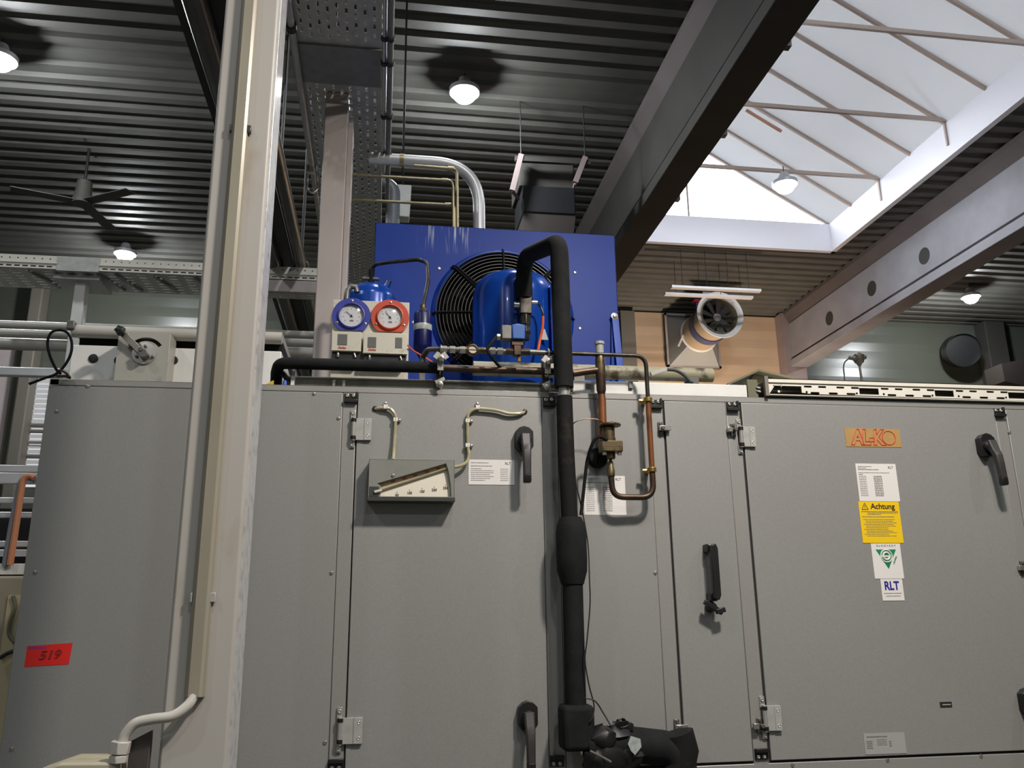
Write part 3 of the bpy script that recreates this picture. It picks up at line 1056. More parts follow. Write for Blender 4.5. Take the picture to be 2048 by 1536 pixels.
mb.m(1).box((x0-0.001, yf-0.006, z0-0.009), (x1+0.001, D-0.004, z0+0.001))
plabel(mb.build('housing', ['manometer_grey', 'manometer_dark'], man, bevel=0.0008), 'grey sheet housing')
mb = MB()
mb.box((x0+0.003, yf+0.012, z0+0.002), (x1-0.003, yf+0.014, z1-0.003))
sp = mb.build('scale_plate', 'scale_plate', man, flat=True)
c0, c1 = MA(760, 975), MA(893, 934)
d = V((c1[0]-c0[0], 0, c1[1]-c0[1]))
dn = d.normalized()
up = V((-dn.z, 0, dn.x))
mb = MB()
yy = yf+0.0115
p0, p1 = V((c0[0], yy, c0[1])), V((c1[0], yy, c1[1]))
mb.prism([p0-up*0.003, p1-up*0.003, p1+up*0.012, p0+up*0.012], (0, 0.0005, 0))
plabel(mb.build('scale_band', 'scale_pink', sp, flat=True), 'brownish upper scale band')
MB().tube([V((c0[0]-0.012, yf+0.007, c0[1]-0.009)), V((c1[0]+0.004, yf+0.007, c1[1]-0.001))], 0.0022, 10).build('glass_tube', 'hose_clear', man)
for u, v, t_ in ((794, 990.5, '50'), (819, 986, '100'), (844, 983, '150'), (868.5, 980, '200'), (891, 976, '250')):
    x, z = A(u, v, yf+0.012)
    text(t_, 0.0085, x, yf+0.0112, z, 'ink', sp)
    MB().box((x-0.0004, yf+0.0113, z+0.005), (x+0.0004, yf+0.012, z+0.009)).build('tick', 'ink', sp, flat=True)
mb = MB()
for u, v in ((786, 963), (809, 957), (830, 951), (854, 944), (877, 937)):
    x, z = A(u, v, yf+0.012)
    mb.obox((x, yf+0.0112, z), dn, V((0, 1, 0)), up, 0.005, 0.0003, 0.0016)
mb.build('scale_marks', 'ink_red', sp, flat=True)
mb = MB()
x, z = A(752, 983, yf)
mb.m(0).box((x0+0.003, yf-0.001, z0+0.002), (x+0.007, yf+0.012, z+0.012))
mb.m(1).cyl((x-0.004, yf-0.002, z-0.002), (x+0.014, yf-0.002, z+0.002), 0.004, n=12)
mb.build('zero_knob', ['manometer_dark', 'cream'], man, bevel=0.0006)
x, z = A(786, 951, yf)
screw(x, z, man, yf)
# hoses
def hose(pts, label, clips):
    pp = [P(u, v, y) for u, v, y in pts]
    t = thing('pressure_hose', pp[0], label, 'hose', 'clear pressure hoses')
    MB().tube(pp, 0.0042, 10, smooth=6).build('hose_tube', 'hose_clear', t)
    for (u, v, horiz) in clips:
        c = P(u, v, D-0.012)
        mb = MB()
        if horiz:
            mb.m(0).torus(c+V((0.004, 0, 0)), (1, 0, 0), 0.0055, 0.0014, 18, 6).torus(c-V((0.004, 0, 0)), (1, 0, 0), 0.0055, 0.0014, 18, 6)
            mb.box(c+V((-0.005, -0.006, -0.0055)), c+V((0.005, 0.008, 0.0045)))
            mb.m(1).lathe(c+V((0, 0.004, 0.010)), (0, -1, 0), [(0.005, 0), (0.004, 0.004), (0.0001, 0.005)], 12)
        else:
            mb.m(0).box(c+V((-0.0055, -0.006, -0.005)), c+V((0.0055, 0.008, 0.005)))
            mb.m(1).lathe(c+V((0.010, 0.004, 0)), (0, -1, 0), [(0.005, 0), (0.004, 0.004), (0.0001, 0.005)], 12)
        mb.build('hose_clip', ['paper', 'zinc'], t, bevel=0.001)
hose([(750, 818, 2.094), (762, 816, 2.088), (772, 816, 2.086), (782, 819, 2.086), (790, 830, 2.086), (791, 842, 2.086), (789, 880, 2.086), (787, 913, 2.078), (786, 920, 2.068)], 'short clear hose running down into the top of the manometer', [(771, 814, True), (791, 840, False)])
hose([(1049, 824, 2.094), (1040, 827, 2.088), (1018, 827, 2.086), (994, 821, 2.086), (968, 818, 2.086), (950, 818, 2.086), (938, 826, 2.086), (935, 842, 2.086), (936, 893, 2.086), (938, 908, 2.084), (934, 923, 2.080), (922, 931, 2.076), (908, 934, 2.072)], 'longer clear hose bending from the right hole to the side of the manometer', [(955, 815, True), (935, 842, False), (935, 891, False)])
# ------------------------------------------------------------------ things on top of the unit
def on_top(u, y):
    q = P(u, 760, y)
    return V((q.x, y, TOPZ))
# galvanised and white trim strips lying on the top front edge
a, b = P(575, 765, 2.15), P(1140, 765, 2.15)
t = tag(MB().m(0).box((a.x, 2.13, TOPZ), (b.x, 2.16, TOPZ+0.026)).m(0).box((a.x, 2.125, TOPZ+0.024), (b.x, 2.16, TOPZ+0.030)).build('mounting_rail', 'galv_trim', bevel=0.001), 'stained galvanised rail under the black pipe on the unit top', 'rail')
a, b = P(1140, 765, 2.13), P(1492, 765, 2.13)
tag(MB().box((a.x+0.004, 2.115, TOPZ), (b.x-0.006, 2.16, TOPZ+0.037)).build('cover_strip', 'white_sheet', bevel=0.0015), 'plain white cover strip on the unit top left of the slotted tray', 'strip')

# condenser
YC = 2.75
c0, c1 = P(751, 445, YC), P(1229, 470, YC)
cz1 = (c0.z+c1.z)/2
cx0, cx1 = c0.x, c1.x
cond = thing('condenser', ((cx0+cx1)/2, YC+0.2, TOPZ), 'blue sheet-metal condenser with a black fan grille on top of the unit', 'condenser')
fc = P(1006, 634, YC)
FR = 0.238
mb = MB()
mb.plate([(cx0, TOPZ), (cx1, TOPZ), (cx1, cz1), (cx0, cz1)], [ngon(fc.x, fc.z, FR-0.004, 48)], lambda p, q: (p, YC, q), (0, 0.003, 0))
mb.box((cx0, YC, cz1-0.003), (cx1, YC+0.15, cz1)).box((cx0, YC, TOPZ), (cx0+0.003, YC+0.15, cz1)).box((cx1-0.003, YC, TOPZ), (cx1, YC+0.15, cz1))
hs = mb.build('housing', 'blue_sheet', cond, bevel=0.001)
plabel(hs, 'blue housing with pale drip streaks')
# flared blue ring round the fan, shroud and coil
mb = MB()
mb.lathe((fc.x, YC, fc.z), (0, -1, 0), [(FR-0.006, 0), (FR+0.012, 0.0), (FR+0.010, 0.005), (FR-0.002, 0.014), (FR-0.008, 0.012), (FR-0.006, 0)], 64, cap=False)
mb.build('fan_ring', 'blue_sheet', cond)
MB().lathe((fc.x, YC+0.001, fc.z), (0, 1, 0), [(FR-0.006, 0), (FR-0.02, 0.05), (FR-0.02, 0.12)], 48, cap=False).build('fan_shroud', 'blade_black', cond)
MB().box((cx0+0.01, YC+0.125, TOPZ), (cx1-0.01, YC+0.149, cz1-0.01)).build('coil_block', 'blade_black', cond, flat=True)
mb = MB()
for k in range(7):
    a = 2*PI*k/7+0.2
    pts = []
    for r, w, tw in ((0.05, 0.05, 0.03), (0.13, 0.085, 0.024), (0.205, 0.10, 0.018)):
        for sgn in (-1, 1):
            da = sgn*w/2/r
            pts.append(V((fc.x+r*math.cos(a+da), YC+0.075+sgn*tw, fc.z+r*math.sin(a+da))))
    vs = [mb.bm.verts.new(p) for p in pts]
    mb.face([vs[0], vs[1], vs[3], vs[2]])
    mb.face([vs[2], vs[3], vs[5], vs[4]])
mb.lathe((fc.x, YC+0.12, fc.z), (0, -1, 0), [(0.06, 0), (0.06, 0.07), (0.045, 0.085), (0.0001, 0.09)], 24)
mb.build('fan_blades', 'blade_black', cond)
mb = MB()
for i in range(15):
    r = FR-0.004-i*0.0125
    dome = 0.03+0.022*(1-(r/FR)**2)
    mb.torus((fc.x, YC-dome+0.012, fc.z), (0, 1, 0), r, 0.0023, 72, 6)
for k in range(8):
    a = PI/2+2*PI*k/8+0.0
    e = V((math.cos(a), 0, math.sin(a)))
    n_ = V((-math.sin(a), 0, math.cos(a)))
    for off in (-0.004, 0.004) if k % 2 else (0,):
        o_ = V((fc.x, 0, fc.z))+n_*off
        mb.tube([o_+e*(FR+0.012)+V((0, YC-0.004, 0)), o_+e*(FR-0.004)+V((0, YC-0.026, 0)), o_+e*0.15+V((0, YC-0.038, 0)), o_+e*0.055+V((0, YC-0.044, 0))], 0.0036, 8)
mb.cyl((fc.x, YC-0.046, fc.z), (fc.x, YC-0.038, fc.z), 0.06, n=32)
mb.build('fan_grille', 'grille', cond)
for u, v in ((878, 537), (826, 645), (1160, 657), (1150, 545)):
    q = P(u, v, YC)
    screw(q.x, q.z, cond, YC, 0.006)
# blue stay at its right side
q = P(1228, 636, YC-0.01)
b0, b1 = P(1217, 740, YC-0.01), P(1250, 740, YC-0.05)
mb = MB()
mb.m(0).bar(q, V((b0.x+0.008, YC-0.012, TOPZ)), 0.020, 0.004, (0, 1, 0))
mb.bar(q+V((0.002, -0.006, 0)), V((b1.x-0.004, YC-0.05, TOPZ)), 0.024, 0.005, (0, 1, 0))
mb.m(1).lathe(q+V((0, -0.006, 0.004)), (0, -1, 0), [(0.013, 0), (0.013, 0.003), (0.007, 0.004), (0.007, 0.01), (0.0001, 0.011)], 16)
mb.build('stay_bracket', ['blue_gloss', 'zinc'], cond, bevel=0.001)

# compressor
q = P(1026, 552, 2.5)
cxx = q.x
comp = thing('compressor', (cxx, 2.5, TOPZ), 'glossy blue domed compressor shell in front of the fan grille', 'compressor')
R = 0.129
zt = q.z-0.004
mb = MB()
mb.lathe((cxx, 2.5, TOPZ), (0, 0, 1), [(R*0.96, 0), (R, 0.012), (R, zt-TOPZ-0.085), (R*0.985, zt-TOPZ-0.062), (R*0.93, zt-TOPZ-0.036), (R*0.8, zt-TOPZ-0.016), (R*0.6, zt-TOPZ-0.004), (R*0.3, zt-TOPZ), (0.0001, zt-TOPZ)], 48)
mb.build('shell', 'blue_gloss', comp)
MB().torus((cxx, 2.5, TOPZ+0.05), (0, 0, 1), R+0.001, 0.003, 48, 6).build('weld_seam', 'blue_gloss', comp)
# vertical terminal rib on its front
q = P(1103, 640, 2.42)
MB().box((cxx+0.098, 2.392, TOPZ+0.01), (cxx+0.112, 2.44, zt-0.06)).build('mounting_rib', 'blue_gloss', comp, bevel=0.003)
q0 = P(1088, 668, 2.37)
mb = MB()
mb.m(0).xz([(q0.x-0.012, q0.z-0.016), (q0.x+0.014, q0.z-0.016), (q0.x+0.004, q0.z+0.018), (q0.x-0.004, q0.z+0.018)], 2.3755, 2.378)
plabel(mb.build('caution_label', 'paper_grey', comp, flat=True), 'small pale triangular label')

# liquid receiver with its valve
q = P(742, 562, 2.52)
rec = thing('liquid_receiver', (q.x, 2.52, TOPZ), 'blue round-topped liquid receiver behind the gauge panel', 'receiver')
R = 0.082
zt = P(742, 572, 2.52).z
mb = MB()
mb.lathe((q.x, 2.52, TOPZ), (0, 0, 1), [(R, 0), (R, zt-TOPZ-0.05), (R*0.96, zt-TOPZ-0.036), (R*0.8, zt-TOPZ-0.016), (R*0.5, zt-TOPZ-0.003), (0.0001, zt-TOPZ)], 40)
mb.build('shell', 'blue_gloss', rec)
mb = MB()
mb.m(0).cyl((q.x, 2.52, zt-0.002), (q.x, 2.52, zt+0.018), 0.009, n=6)
mb.m(1).cyl((q.x-0.026, 2.515, zt+0.022), (q.x+0.026, 2.515, zt+0.022), 0.0055, n=12)
mb.cyl((q.x, 2.52, zt+0.012), (q.x, 2.52, zt+0.034), 0.010, n=12)
plabel(mb.build('shut_off_valve', ['brass', 'steel_dark'], rec, bevel=0.001), 'brass shut-off valve')
e = P(775, 572, 2.5)
mb = MB()
mb.m(0).cyl(e+V((-0.01, 0, -0.02)), e+V((0.002, 0, 0.008)), 0.009, n=14)
mb.m(1).cyl(e+V((0.001, 0, 0.006)), e+V((0.005, 0, 0.016)), 0.0075, n=14)
mb.build('service_port', ['blue_gloss', 'black_plastic'], rec)
# chrome elbow just left of the receiver
e0 = [P(693, 600, 2.42), P(695, 580, 2.42), P(702, 572, 2.42), P(712, 575, 2.42), P(714, 585, 2.42)]
t = thing('chrome_elbow', V((e0[0].x, 2.42, TOPZ)), 'small shiny pipe bend between the white pillar and the blue receiver', 'pipe')
MB().tube([V((e0[0].x, 2.42, TOPZ))]+e0, 0.009, 12).build('bend', 'steel_dark', t)

# gauge panel with two pressure gauges and two pressure switches
YG = 2.25
g0, g1 = P(667, 600, YG), P(819, 604, YG)
gz1 = (g0.z+g1.z)/2
gp = thing('gauge_panel', ((g0.x+g1.x)/2, YG, TOPZ), 'small white panel with a blue and an orange rimmed pressure gauge', 'gauge panel')
mb = MB()
mb.box((g0.x, YG, TOPZ+0.05), (g1.x, YG+0.003, gz1)).box((g0.x+0.1, YG+0.002, TOPZ), (g0.x+0.108, YG+0.02, TOPZ+0.2))
mb.box((g1.x-0.012, YG+0.002, TOPZ), (g1.x-0.004, YG+0.02, TOPZ+0.1)).box((g0.x+0.002, YG+0.002, TOPZ), (g0.x+0.010, YG+0.02, TOPZ+0.1))
mb.build('back_plate', 'cream', gp, bevel=0.001)
def gauge(u, v, rim, lab, na):
    q = P(u, v, YG)
    x, z = q.x, q.z
    Ro, Ri = 0.052, 0.0335
    mb = MB()
    out = [p for p in ngon(x, z, Ro, 48) if p[1] > z-Ro*0.80]
    zc = z-Ro*0.80
    out = []
    for p in ngon(x, z, Ro, 64):
        out.append((p[0], max(p[1], zc)))
    mb.m(0).plate(out, [ngon(x, z, Ri, 40)], lambda p, r: (p, YG-0.010, r), (0, 0.003, 0))
    mb.lathe((x, YG-0.009, z), (0, -1, 0), [(Ri+0.004, 0), (Ri+0.003, 0.008), (Ri, 0.009), (Ri-0.001, 0.0)], 40, cap=False)
    mb.m(0).cyl((x, YG-0.008, z), (x, YG, z), 0.036, n=32)
    o = mb.build('pressure_gauge', [rim], gp, bevel=0.0006)
    plabel(o, lab)
    MB().cyl((x, YG-0.0085, z), (x, YG-0.0075, z), Ri, n=40).build('dial', 'dial', o, flat=True)
    mb = MB()
    for k in range(28):
        a = math.radians(225-k*10)
        r0, r1 = (0.025, 0.030) if k % 4 == 0 else (0.0275, 0.030)
        e = V((math.cos(a), 0, math.sin(a)))
        c = V((x, YG-0.0088, z))
        mb.bar(c+e*r0, c+e*r1, 0.0006, 0.0004, (0, 1, 0))
    for k in range(9):
        a = math.radians(218-k*32)
        mb.box((x+0.021*math.cos(a)-0.0012, YG-0.009, z+0.021*math.sin(a)-0.001), (x+0.021*math.cos(a)+0.0012, YG-0.0086, z+0.021*math.sin(a)+0.001))
    mb.box((x-0.004, YG-0.009, z-0.016), (x+0.006, YG-0.0086, z-0.011))
    mb.build('dial_marks', 'ink_soft', o, flat=True)
    a = math.radians(na)
    e = V((math.cos(a), 0, math.sin(a)))
    mb = MB()
    mb.bar(V((x, YG-0.0105, z))-e*0.006, V((x, YG-0.0105, z))+e*0.019, 0.0013, 0.0004, (0, 1, 0))
    mb.cyl((x, YG-0.0085, z), (x, YG-0.012, z), 0.0026, n=12)
    mb.build('needle', 'ink', o, flat=True)
    for k in range(3):
        a = math.radians(90+120*k)
        sxx = screw(x+0.0435*math.cos(a), z+0.0435*math.sin(a), o, YG-0.009, 0.0045)
    MB().lathe((x, YG-0.016, z), (0, -1, 0), [(Ri-0.0005, 0), (Ri*0.7, 0.0012), (0.0001, 0.0016)], 32).build('glass', 'gauge_glass', o)
gauge(703, 634, 'blue_gauge', 'gauge with a blue rim', 140)
gauge(780, 637, 'orange_gauge', 'gauge with an orange rim', 130)
def switch(ua, va, ub, vb, wins, logo):
    a, b = P(ua, va, YG-0.045), P(ub, vb, YG-0.045)
    mb = MB()
    mb.box((a.x, YG-0.045, b.z), (b.x, YG, a.z))
    mb.box((a.x-0.001, YG-0.046, b.z), (b.x+0.001, YG-0.04, b.z+0.003))
    o = mb.build('pressure_switch', 'cream', gp, bevel=0.0015)
    mb = MB()
    mb.m(0).box((a.x+0.002, YG-0.036, b.z-0.022), (b.x-0.002, YG-0.006, b.z))
    mb.m(1).cyl((a.x+0.018, YG-0.04, b.z-0.004), (a.x+0.018, YG-0.04, b.z-0.016), 0.004, n=6)
    mb.cyl((b.x-0.018, YG-0.04, b.z-0.004), (b.x-0.014, YG-0.04, b.z-0.016), 0.003, n=8)
    plabel(mb.build('switch_base', ['black_plastic', 'zinc'], o, bevel=0.0008), 'black lower body')
    for (w0, w1, w2, w3) in wins:
        p, r = P(w0, w1, YG-0.0462), P(w2, w3, YG-0.0462)
        MB().box((p.x, YG-0.0464, r.z), (r.x, YG-0.044, p.z)).build('scale_window', 'window_grey', o, flat=True)
    p = P(logo[0], logo[1], YG-0.0465)
    text('Danfoss', 0.0085, p.x, YG-0.0462, p.z, 'ink_red', o, shear=0.35, sx=0.75, bold=0.0002)
switch(664, 662, 722, 703, [(676, 668, 694, 690)], (684, 695))
switch(727, 664, 814, 709, [(736, 674, 752, 695), (791, 675, 804, 696)], (744, 699))
# red wire leaving the panel
t = thing('red_wire', V((P(816, 690, 2.24).x, 2.24, TOPZ)), 'thin red wire sagging from the gauge panel towards the dark blue filter', 'wire')
MB().tube([P(815, 690, 2.24), P(825, 700, 2.25), P(838, 708, 2.27), P(852, 716, 2.26), P(870, 728, 2.22)], 0.0022, 8, smooth=5).build('wire', 'orange_wire', t)

# filter drier and its hot pipe to the receiver
YF = 2.33
a, b = P(846, 626, YF), P(846, 696, YF)
fx = a.x
fd = thing('filter_drier', (fx, YF, TOPZ), 'dark blue cylindrical filter drier with a silver label band', 'filter drier')
Rf = 0.0262
mb = MB()
mb.lathe((fx, YF, b.z), (0, 0, 1), [(0.0001, -0.046), (0.007, -0.046), (0.008, -0.034), (Rf*0.95, -0.002), (Rf, 0.004), (Rf, a.z-b.z-0.006), (Rf*0.9, a.z-b.z), (0.010, a.z-b.z+0.006), (0.0001, a.z-b.z+0.006)], 30)
mb.build('body', 'blue_dark', fd)
p, r = P(846, 651, YF), P(846, 663, YF)
plabel(MB().lathe((fx, YF, r.z), (0, 0, 1), [(Rf+0.0003, 0), (Rf+0.0006, 0.0005), (Rf+0.0006, p.z-r.z), (Rf+0.0003, p.z-r.z)], 30, cap=False).build('label_band', 'silver_tag', fd), 'silver label band')
mb = MB()
mb.cyl((fx, YF, a.z), (fx, YF, a.z+0.014), 0.011, n=6)
mb.cyl((fx, YF, a.z+0.014), (fx, YF, a.z+0.024), 0.0085, n=12)
mb.cyl((fx, YF, b.z-0.066), (fx, YF, b.z-0.044), 0.0075, n=12)
mb.build('flare_nut', 'brass_dark', fd)
MB().box((fx-0.008, YF-0.01, TOPZ), (fx+0.008, YF+0.01, b.z-0.06)).build('foot', 'steel_dark', fd, flat=True)
pp = [V((fx, YF, a.z+0.022)), P(857, 560, 2.36), P(855, 525, 2.40), P(835, 519, 2.42), P(775, 525, 2.46), P(744, 532, 2.5), V((q.x, 2.52, zt+0.03))]
rz = world(rec)
pp[-1] = V((rz.x, 2.518, P(742, 566, 2.518).z))
pp[-2] = P(744, 530, 2.515)
t = thing('discharge_pipe', V((fx, YF, a.z)), 'thin dark pipe arching from the dark blue filter to the receiver valve', 'pipe')
MB().tube(pp, 0.0058, 12, bend=0.035).build('pipe_run', 'pipe_dark', t)
MB().tube([pp[-1], pp[-1]+(pp[-2]-pp[-1])*0.75], 0.0095, 12).build('sleeve', 'rubber', t)

# big insulated suction pipe: compressor - over the top - down the front
YR = 2.035
RR = 0.0245
cz = P(1049, 598, 2.335)
top_r = P(1118, 484, YR)
pp = [V((cz.x, 2.335, cz.z)), V((cz.x, 2.335, P(1048, 514, 2.335).z)), V((top_r.x, YR, top_r.z)), V((P(1128, 778, YR).x, YR, P(1128, 775, YR).z))]
sp_ = thing('suction_pipe', V((P(1150, 1490, YR).x, YR, 1.3)), 'thick black insulated pipe looping over from the compressor and dropping down the front', 'pipe')
MB().tube(pp, RR, 20, bend=0.055, seg=8).build('insulation', 'rubber', sp_)
x = pp[-1].x
zE = P(1130, 793, YR).z
MB().cyl((x, YR, zE-0.01), (x, YR, pp[-1].z+0.01), 0.014, n=18).build('bare_pipe', 'steel', sp_)
plabel(sp_.children[-1], 'bare metal pipe between the sleeves')
zs = [zE, P(1136, 1035, YR).z]
x2 = P(1143, 1100, YR).x
MB().tube([(x, YR, zs[0]), (x+0.001, YR, (zs[0]+zs[1])/2), (x2-0.002, YR, zs[1]-0.02)], 0.0205, 18).build('insulation', 'rubber_worn', sp_)
z0, z1 = P(1145, 1172, YR).z, P(1143, 1035, YR).z
mb = MB()
mb.lathe((x2, YR, z0), (0, 0, 1), [(0.021, 0), (0.027, 0.004), (0.036, 0.035), (0.037, 0.06), (0.0365, z1-z0-0.035), (0.034, z1-z0-0.02), (0.033, z1-z0-0.016), (0.027, z1-z0), (0.02, z1-z0)], 28)
plabel(mb.build('thick_sleeve', 'rubber', sp_), 'bulging thick sleeve')
x3 = P(1151, 1400, YR).x
z2 = P(1150, 1408, YR).z
MB().tube([(x2, YR, z0+0.01), (x3, YR, z2-0.02)], 0.0245, 18).build('insulation', 'rubber', sp_)
z3 = P(1153, 1500, YR).z
mb = MB()
mb.box((x3-0.037, YR-0.036, z3), (x3+0.037, YR+0.036, z2))
mb.build('elbow_wrap', 'rubber', sp_, bevel=0.012, bseg=3)
# horizontal wrapped run at the foot
p0 = V((x3+0.02, YR, P(1200, 1490, YR).z))
p1 = P(1255, 1488, YR)
p2 = P(1345, 1498, YR)
p3 = P(1362, 1545, YR)
MB().tube([p0, p1, p2, p3], 0.039, 20, bend=0.05).build('insulated_run', 'rubber', sp_)
MB().tube([P(1352, 1466, YR), P(1362, 1500, YR), P(1352, 1545, YR)], 0.041, 18).build('end_elbow', 'rubber_worn', sp_)
mb = MB()
for u, v, s_, sc in ((1206, 1478, 0.032, (1.2, 0.8, 0.9)), (1232, 1470, 0.026, (1.4, 0.7, 0.8)), (1246, 1452, 0.019, (1.3, 0.6, 0.7)), (1222, 1510, 0.036, (1.3, 0.9, 0.8)), (1190, 1520, 0.03, (1, 1, 1)), (1258, 1510, 0.03, (1.2, 0.9, 0.9))):
    c = P(u, v, YR-0.02)
    mb.sphere(c, s_, sc, 12)
for v_ in mb.bm.verts:
    v_.co += V((random.uniform(-1, 1), random.uniform(-1, 1), random.uniform(-1, 1)))*0.005
mb.prism([P(1228, 1456, YR-0.03), P(1236, 1444, YR-0.04), P(1256, 1442, YR-0.03), P(1266, 1462, YR-0.02), P(1244, 1468, YR-0.03)], (0, 0.012, 0))
plabel(mb.build('tape_wrap', 'tape', sp_), 'crumpled shiny black tape')
mb = MB()
pts = [P(1256, 1488, YR-0.05), P(1262, 1472, YR-0.056), P(1281, 1478, YR-0.05), P(1283, 1494, YR-0.05), P(1270, 1510, YR-0.056), P(1262, 1502, YR-0.05)]
mb.prism(pts, (0, 0.003, 0))
plabel(mb.build('foil_patch', 'silver_tag', sp_), 'crumpled silver foil patch')
MB().tube([P(1180, 1502, YR-0.06), P(1200, 1512, YR-0.06), P(1222, 1524, YR-0.06)], 0.003, 8).build('wire_tie', 'steel_dark', sp_)

# service valve on the compressor under that pipe
q0 = P(1050, 600, 2.335)
cv = thing('service_valve', V((q0.x, 2.33, P(1050, 668, 2.335).z)), 'dark metal service valve between the insulated pipe and the compressor', 'valve')
za, zb_, zc_, zd = P(1050, 594, 2.335).z, P(1050, 630, 2.335).z, P(1050, 642, 2.335).z, P(1050, 668, 2.335).z
mb = MB()
mb.box((q0.x-0.018, 2.318, zb_), (q0.x+0.018, 2.352, za))
mb.lathe((q0.x, 2.335, zd-0.02), (0, 0, 1), [(0.012, 0), (0.012, 0.02), (0.017, 0.022), (0.017, 0.032), (0.013, 0.034), (0.013, 0.046), (0.017, 0.048), (0.017, zb_-zd+0.02)], 6)
mb.build('valve_body', 'pipe_dark', cv, bevel=0.003)
mb = MB()
mb.cyl((q0.x+0.016, 2.33, za-0.018), (q0.x+0.036, 2.33, za-0.018), 0.006, n=12)
mb.cyl((q0.x-0.034, 2.33, za-0.028), (q0.x-0.016, 2.33, za-0.028), 0.009, n=12)
mb.build('side_port', 'zinc', cv)
# red capillary hose from the valve
t = thing('red_hose', V((P(1078, 700, 2.34).x, 2.34, TOPZ)), 'thin orange-red hose dropping from the service valve across the compressor', 'hose')
mb = MB()
mb.m(0).tube([V((q0.x+0.034, 2.33, za-0.018)), P(1080, 612, 2.34), P(1086, 628, 2.34), P(1085, 650, 2.345)], 0.0035, 8, smooth=5)
mb.m(1).tube([P(1086, 632, 2.34), P(1085, 655, 2.345), P(1080, 680, 2.35), P(1076, 703, 2.34)], 0.0040, 8, smooth=5)
mb.build('hose', ['pipe_dark', 'orange_wire'], t)

# liquid line with sight glass, running right and looping down the front
YL = 2.055
def L(u, v, y=YL):
    return P(u, v, y)
liq = thing('liquid_line', V((L(960, 700).x, YL, TOPZ)), 'thin pipe with a sight glass that loops down in copper at the front', 'pipe')
zl = L(900, 699).z
pts = [P(845, 725, YL+0.05), P(845, 715, YL+0.05), P(856, 699, YL+0.03), L(885, 698), L(1030, 703), L(1200, 709), L(1276, 707), L(1291, 728), L(1295, 800)]
for i in (3, 4, 5, 6):
    pts[i] = V((pts[i].x, YL, zl))
MB().tube(pts[:3]+[V((pts[3].x, YL, zl)), V((L(1090, 704).x, YL, zl))], 0.0072, 12, bend=0.02).build('pipe_run', 'steel_dark', liq)
pa = V((L(1090, 704).x, YL, zl))
pc = L(1296, 800)
pb = V((pc.x, YL, zl))
MB().tube([pa, pb, pc], 0.0056, 12, bend=0.03).build('pipe_run', 'pipe_dark', liq)
pd, pe = L(1303, 940), L(1308, 993)
plabel(MB().tube([pc, V((pc.x+0.0005, YL, pd.z))], 0.0072, 14).build('copper_run', 'copper', liq), 'bright copper length')
pe = V((pc.x+0.001, YL, L(1306, 995).z))
pf = V((L(1224, 990).x, YL-0.004, pe.z))
pg = V((L(1221, 945).x, YL-0.004, L(1221, 945).z))
MB().tube([V((pc.x+0.0005, YL, pd.z)), pe, pf, pg], 0.0076, 14, bend=0.035, seg=8).build('copper_run', 'copper_dark', liq)
for c in (pc, V((pc.x, YL, pd.z))):
    mb = MB()
    mb.lathe(c+V((0, 0, -0.006)), (0, 0, 1), [(0.008, 0), (0.0115, 0.001), (0.0115, 0.012), (0.008, 0.013)], 16)
    mb.box(c+V((-0.004, 0, -0.005)), c+V((0.004, 0.045, 0.005)))
    mb.cyl(c+V((-0.010, 0.012, 0)), c+V((-0.022, 0.012, 0)), 0.005, n=10)
    plabel(mb.build('brass_clamp', 'brass', liq, bevel=0.001), 'brass pipe clamp')
sg = V((L(945, 700).x, YL, zl))
mb = MB()
mb.m(0).lathe(sg+V((0, 0.012, 0)), (0, -1, 0), [(0.013, 0), (0.0145, 0.003), (0.0145, 0.020), (0.011, 0.022), (0.0105, 0.019)], 24, cap=False)
mb.m(1).cyl(sg+V((0, 0.0, 0)), sg+V((0, -0.0065, 0)), 0.011, n=24)
mb.m(0).cyl(sg+V((-0.032, 0, 0)), sg+V((-0.014, 0, 0)), 0.009, n=6).cyl(sg+V((0.014, 0, 0)), sg+V((0.032, 0, 0)), 0.009, n=6)
plabel(mb.build('sight_glass', ['brass_dark', 'scale_pink'], liq), 'round amber sight glass')
for u in (888, 905, 925, 985, 1000):
    c = V((L(u, 700).x, YL, zl))
    MB().cyl(c+V((-0.007, 0, 0)), c+V((0.007, 0, 0)), 0.0092, n=6).build('union_nut', 'zinc', liq)
# solenoid valve on the liquid line
so = P(1028, 672, YL)
sv = thing('solenoid_valve', V((so.x, YL, zl-0.02)), 'solenoid valve with a blue coil sitting on the liquid line', 'valve')
cza, czb = P(1028, 652, YL).z, P(1028, 683, YL).z
mb = MB()
mb.m(0).box((so.x-0.008, YL-0.022, czb), (so.x+0.026, YL+0.02, cza-0.002))
mb.cyl((so.x+0.010, YL, cza-0.004), (so.x+0.010, YL, cza+0.003), 0.014, n=20)
plabel(mb.build('coil', 'blue_coil', sv, bevel=0.003), 'blue coil')
mb = MB()
mb.m(0).box((so.x-0.034, YL-0.018, czb+0.001), (so.x-0.008, YL+0.016, cza-0.004))
mb.m(1).cyl((so.x-0.046, YL-0.002, czb+0.010), (so.x-0.034, YL-0.002, czb+0.010), 0.008, n=12)
mb.build('plug', ['steel_dark', 'zinc'], sv, bevel=0.002)
mb = MB()
mb.box((so.x-0.008, YL-0.014, czb-0.014), (so.x+0.022, YL+0.014, czb))
mb.box((so.x-0.002, YL-0.013, zl-0.012), (so.x+0.016, YL+0.013, czb-0.012))
mb.cyl((so.x-0.022, YL, zl), (so.x+0.040, YL, zl), 0.0095, n=6)
mb.build('valve_body', 'copper_dark', sv, bevel=0.001)
mb = MB()
mb.cyl((so.x+0.012, YL, zl-0.026), (so.x+0.012, YL, zl-0.008), 0.005, n=10)
mb.build('drain_plug', 'brass', sv)
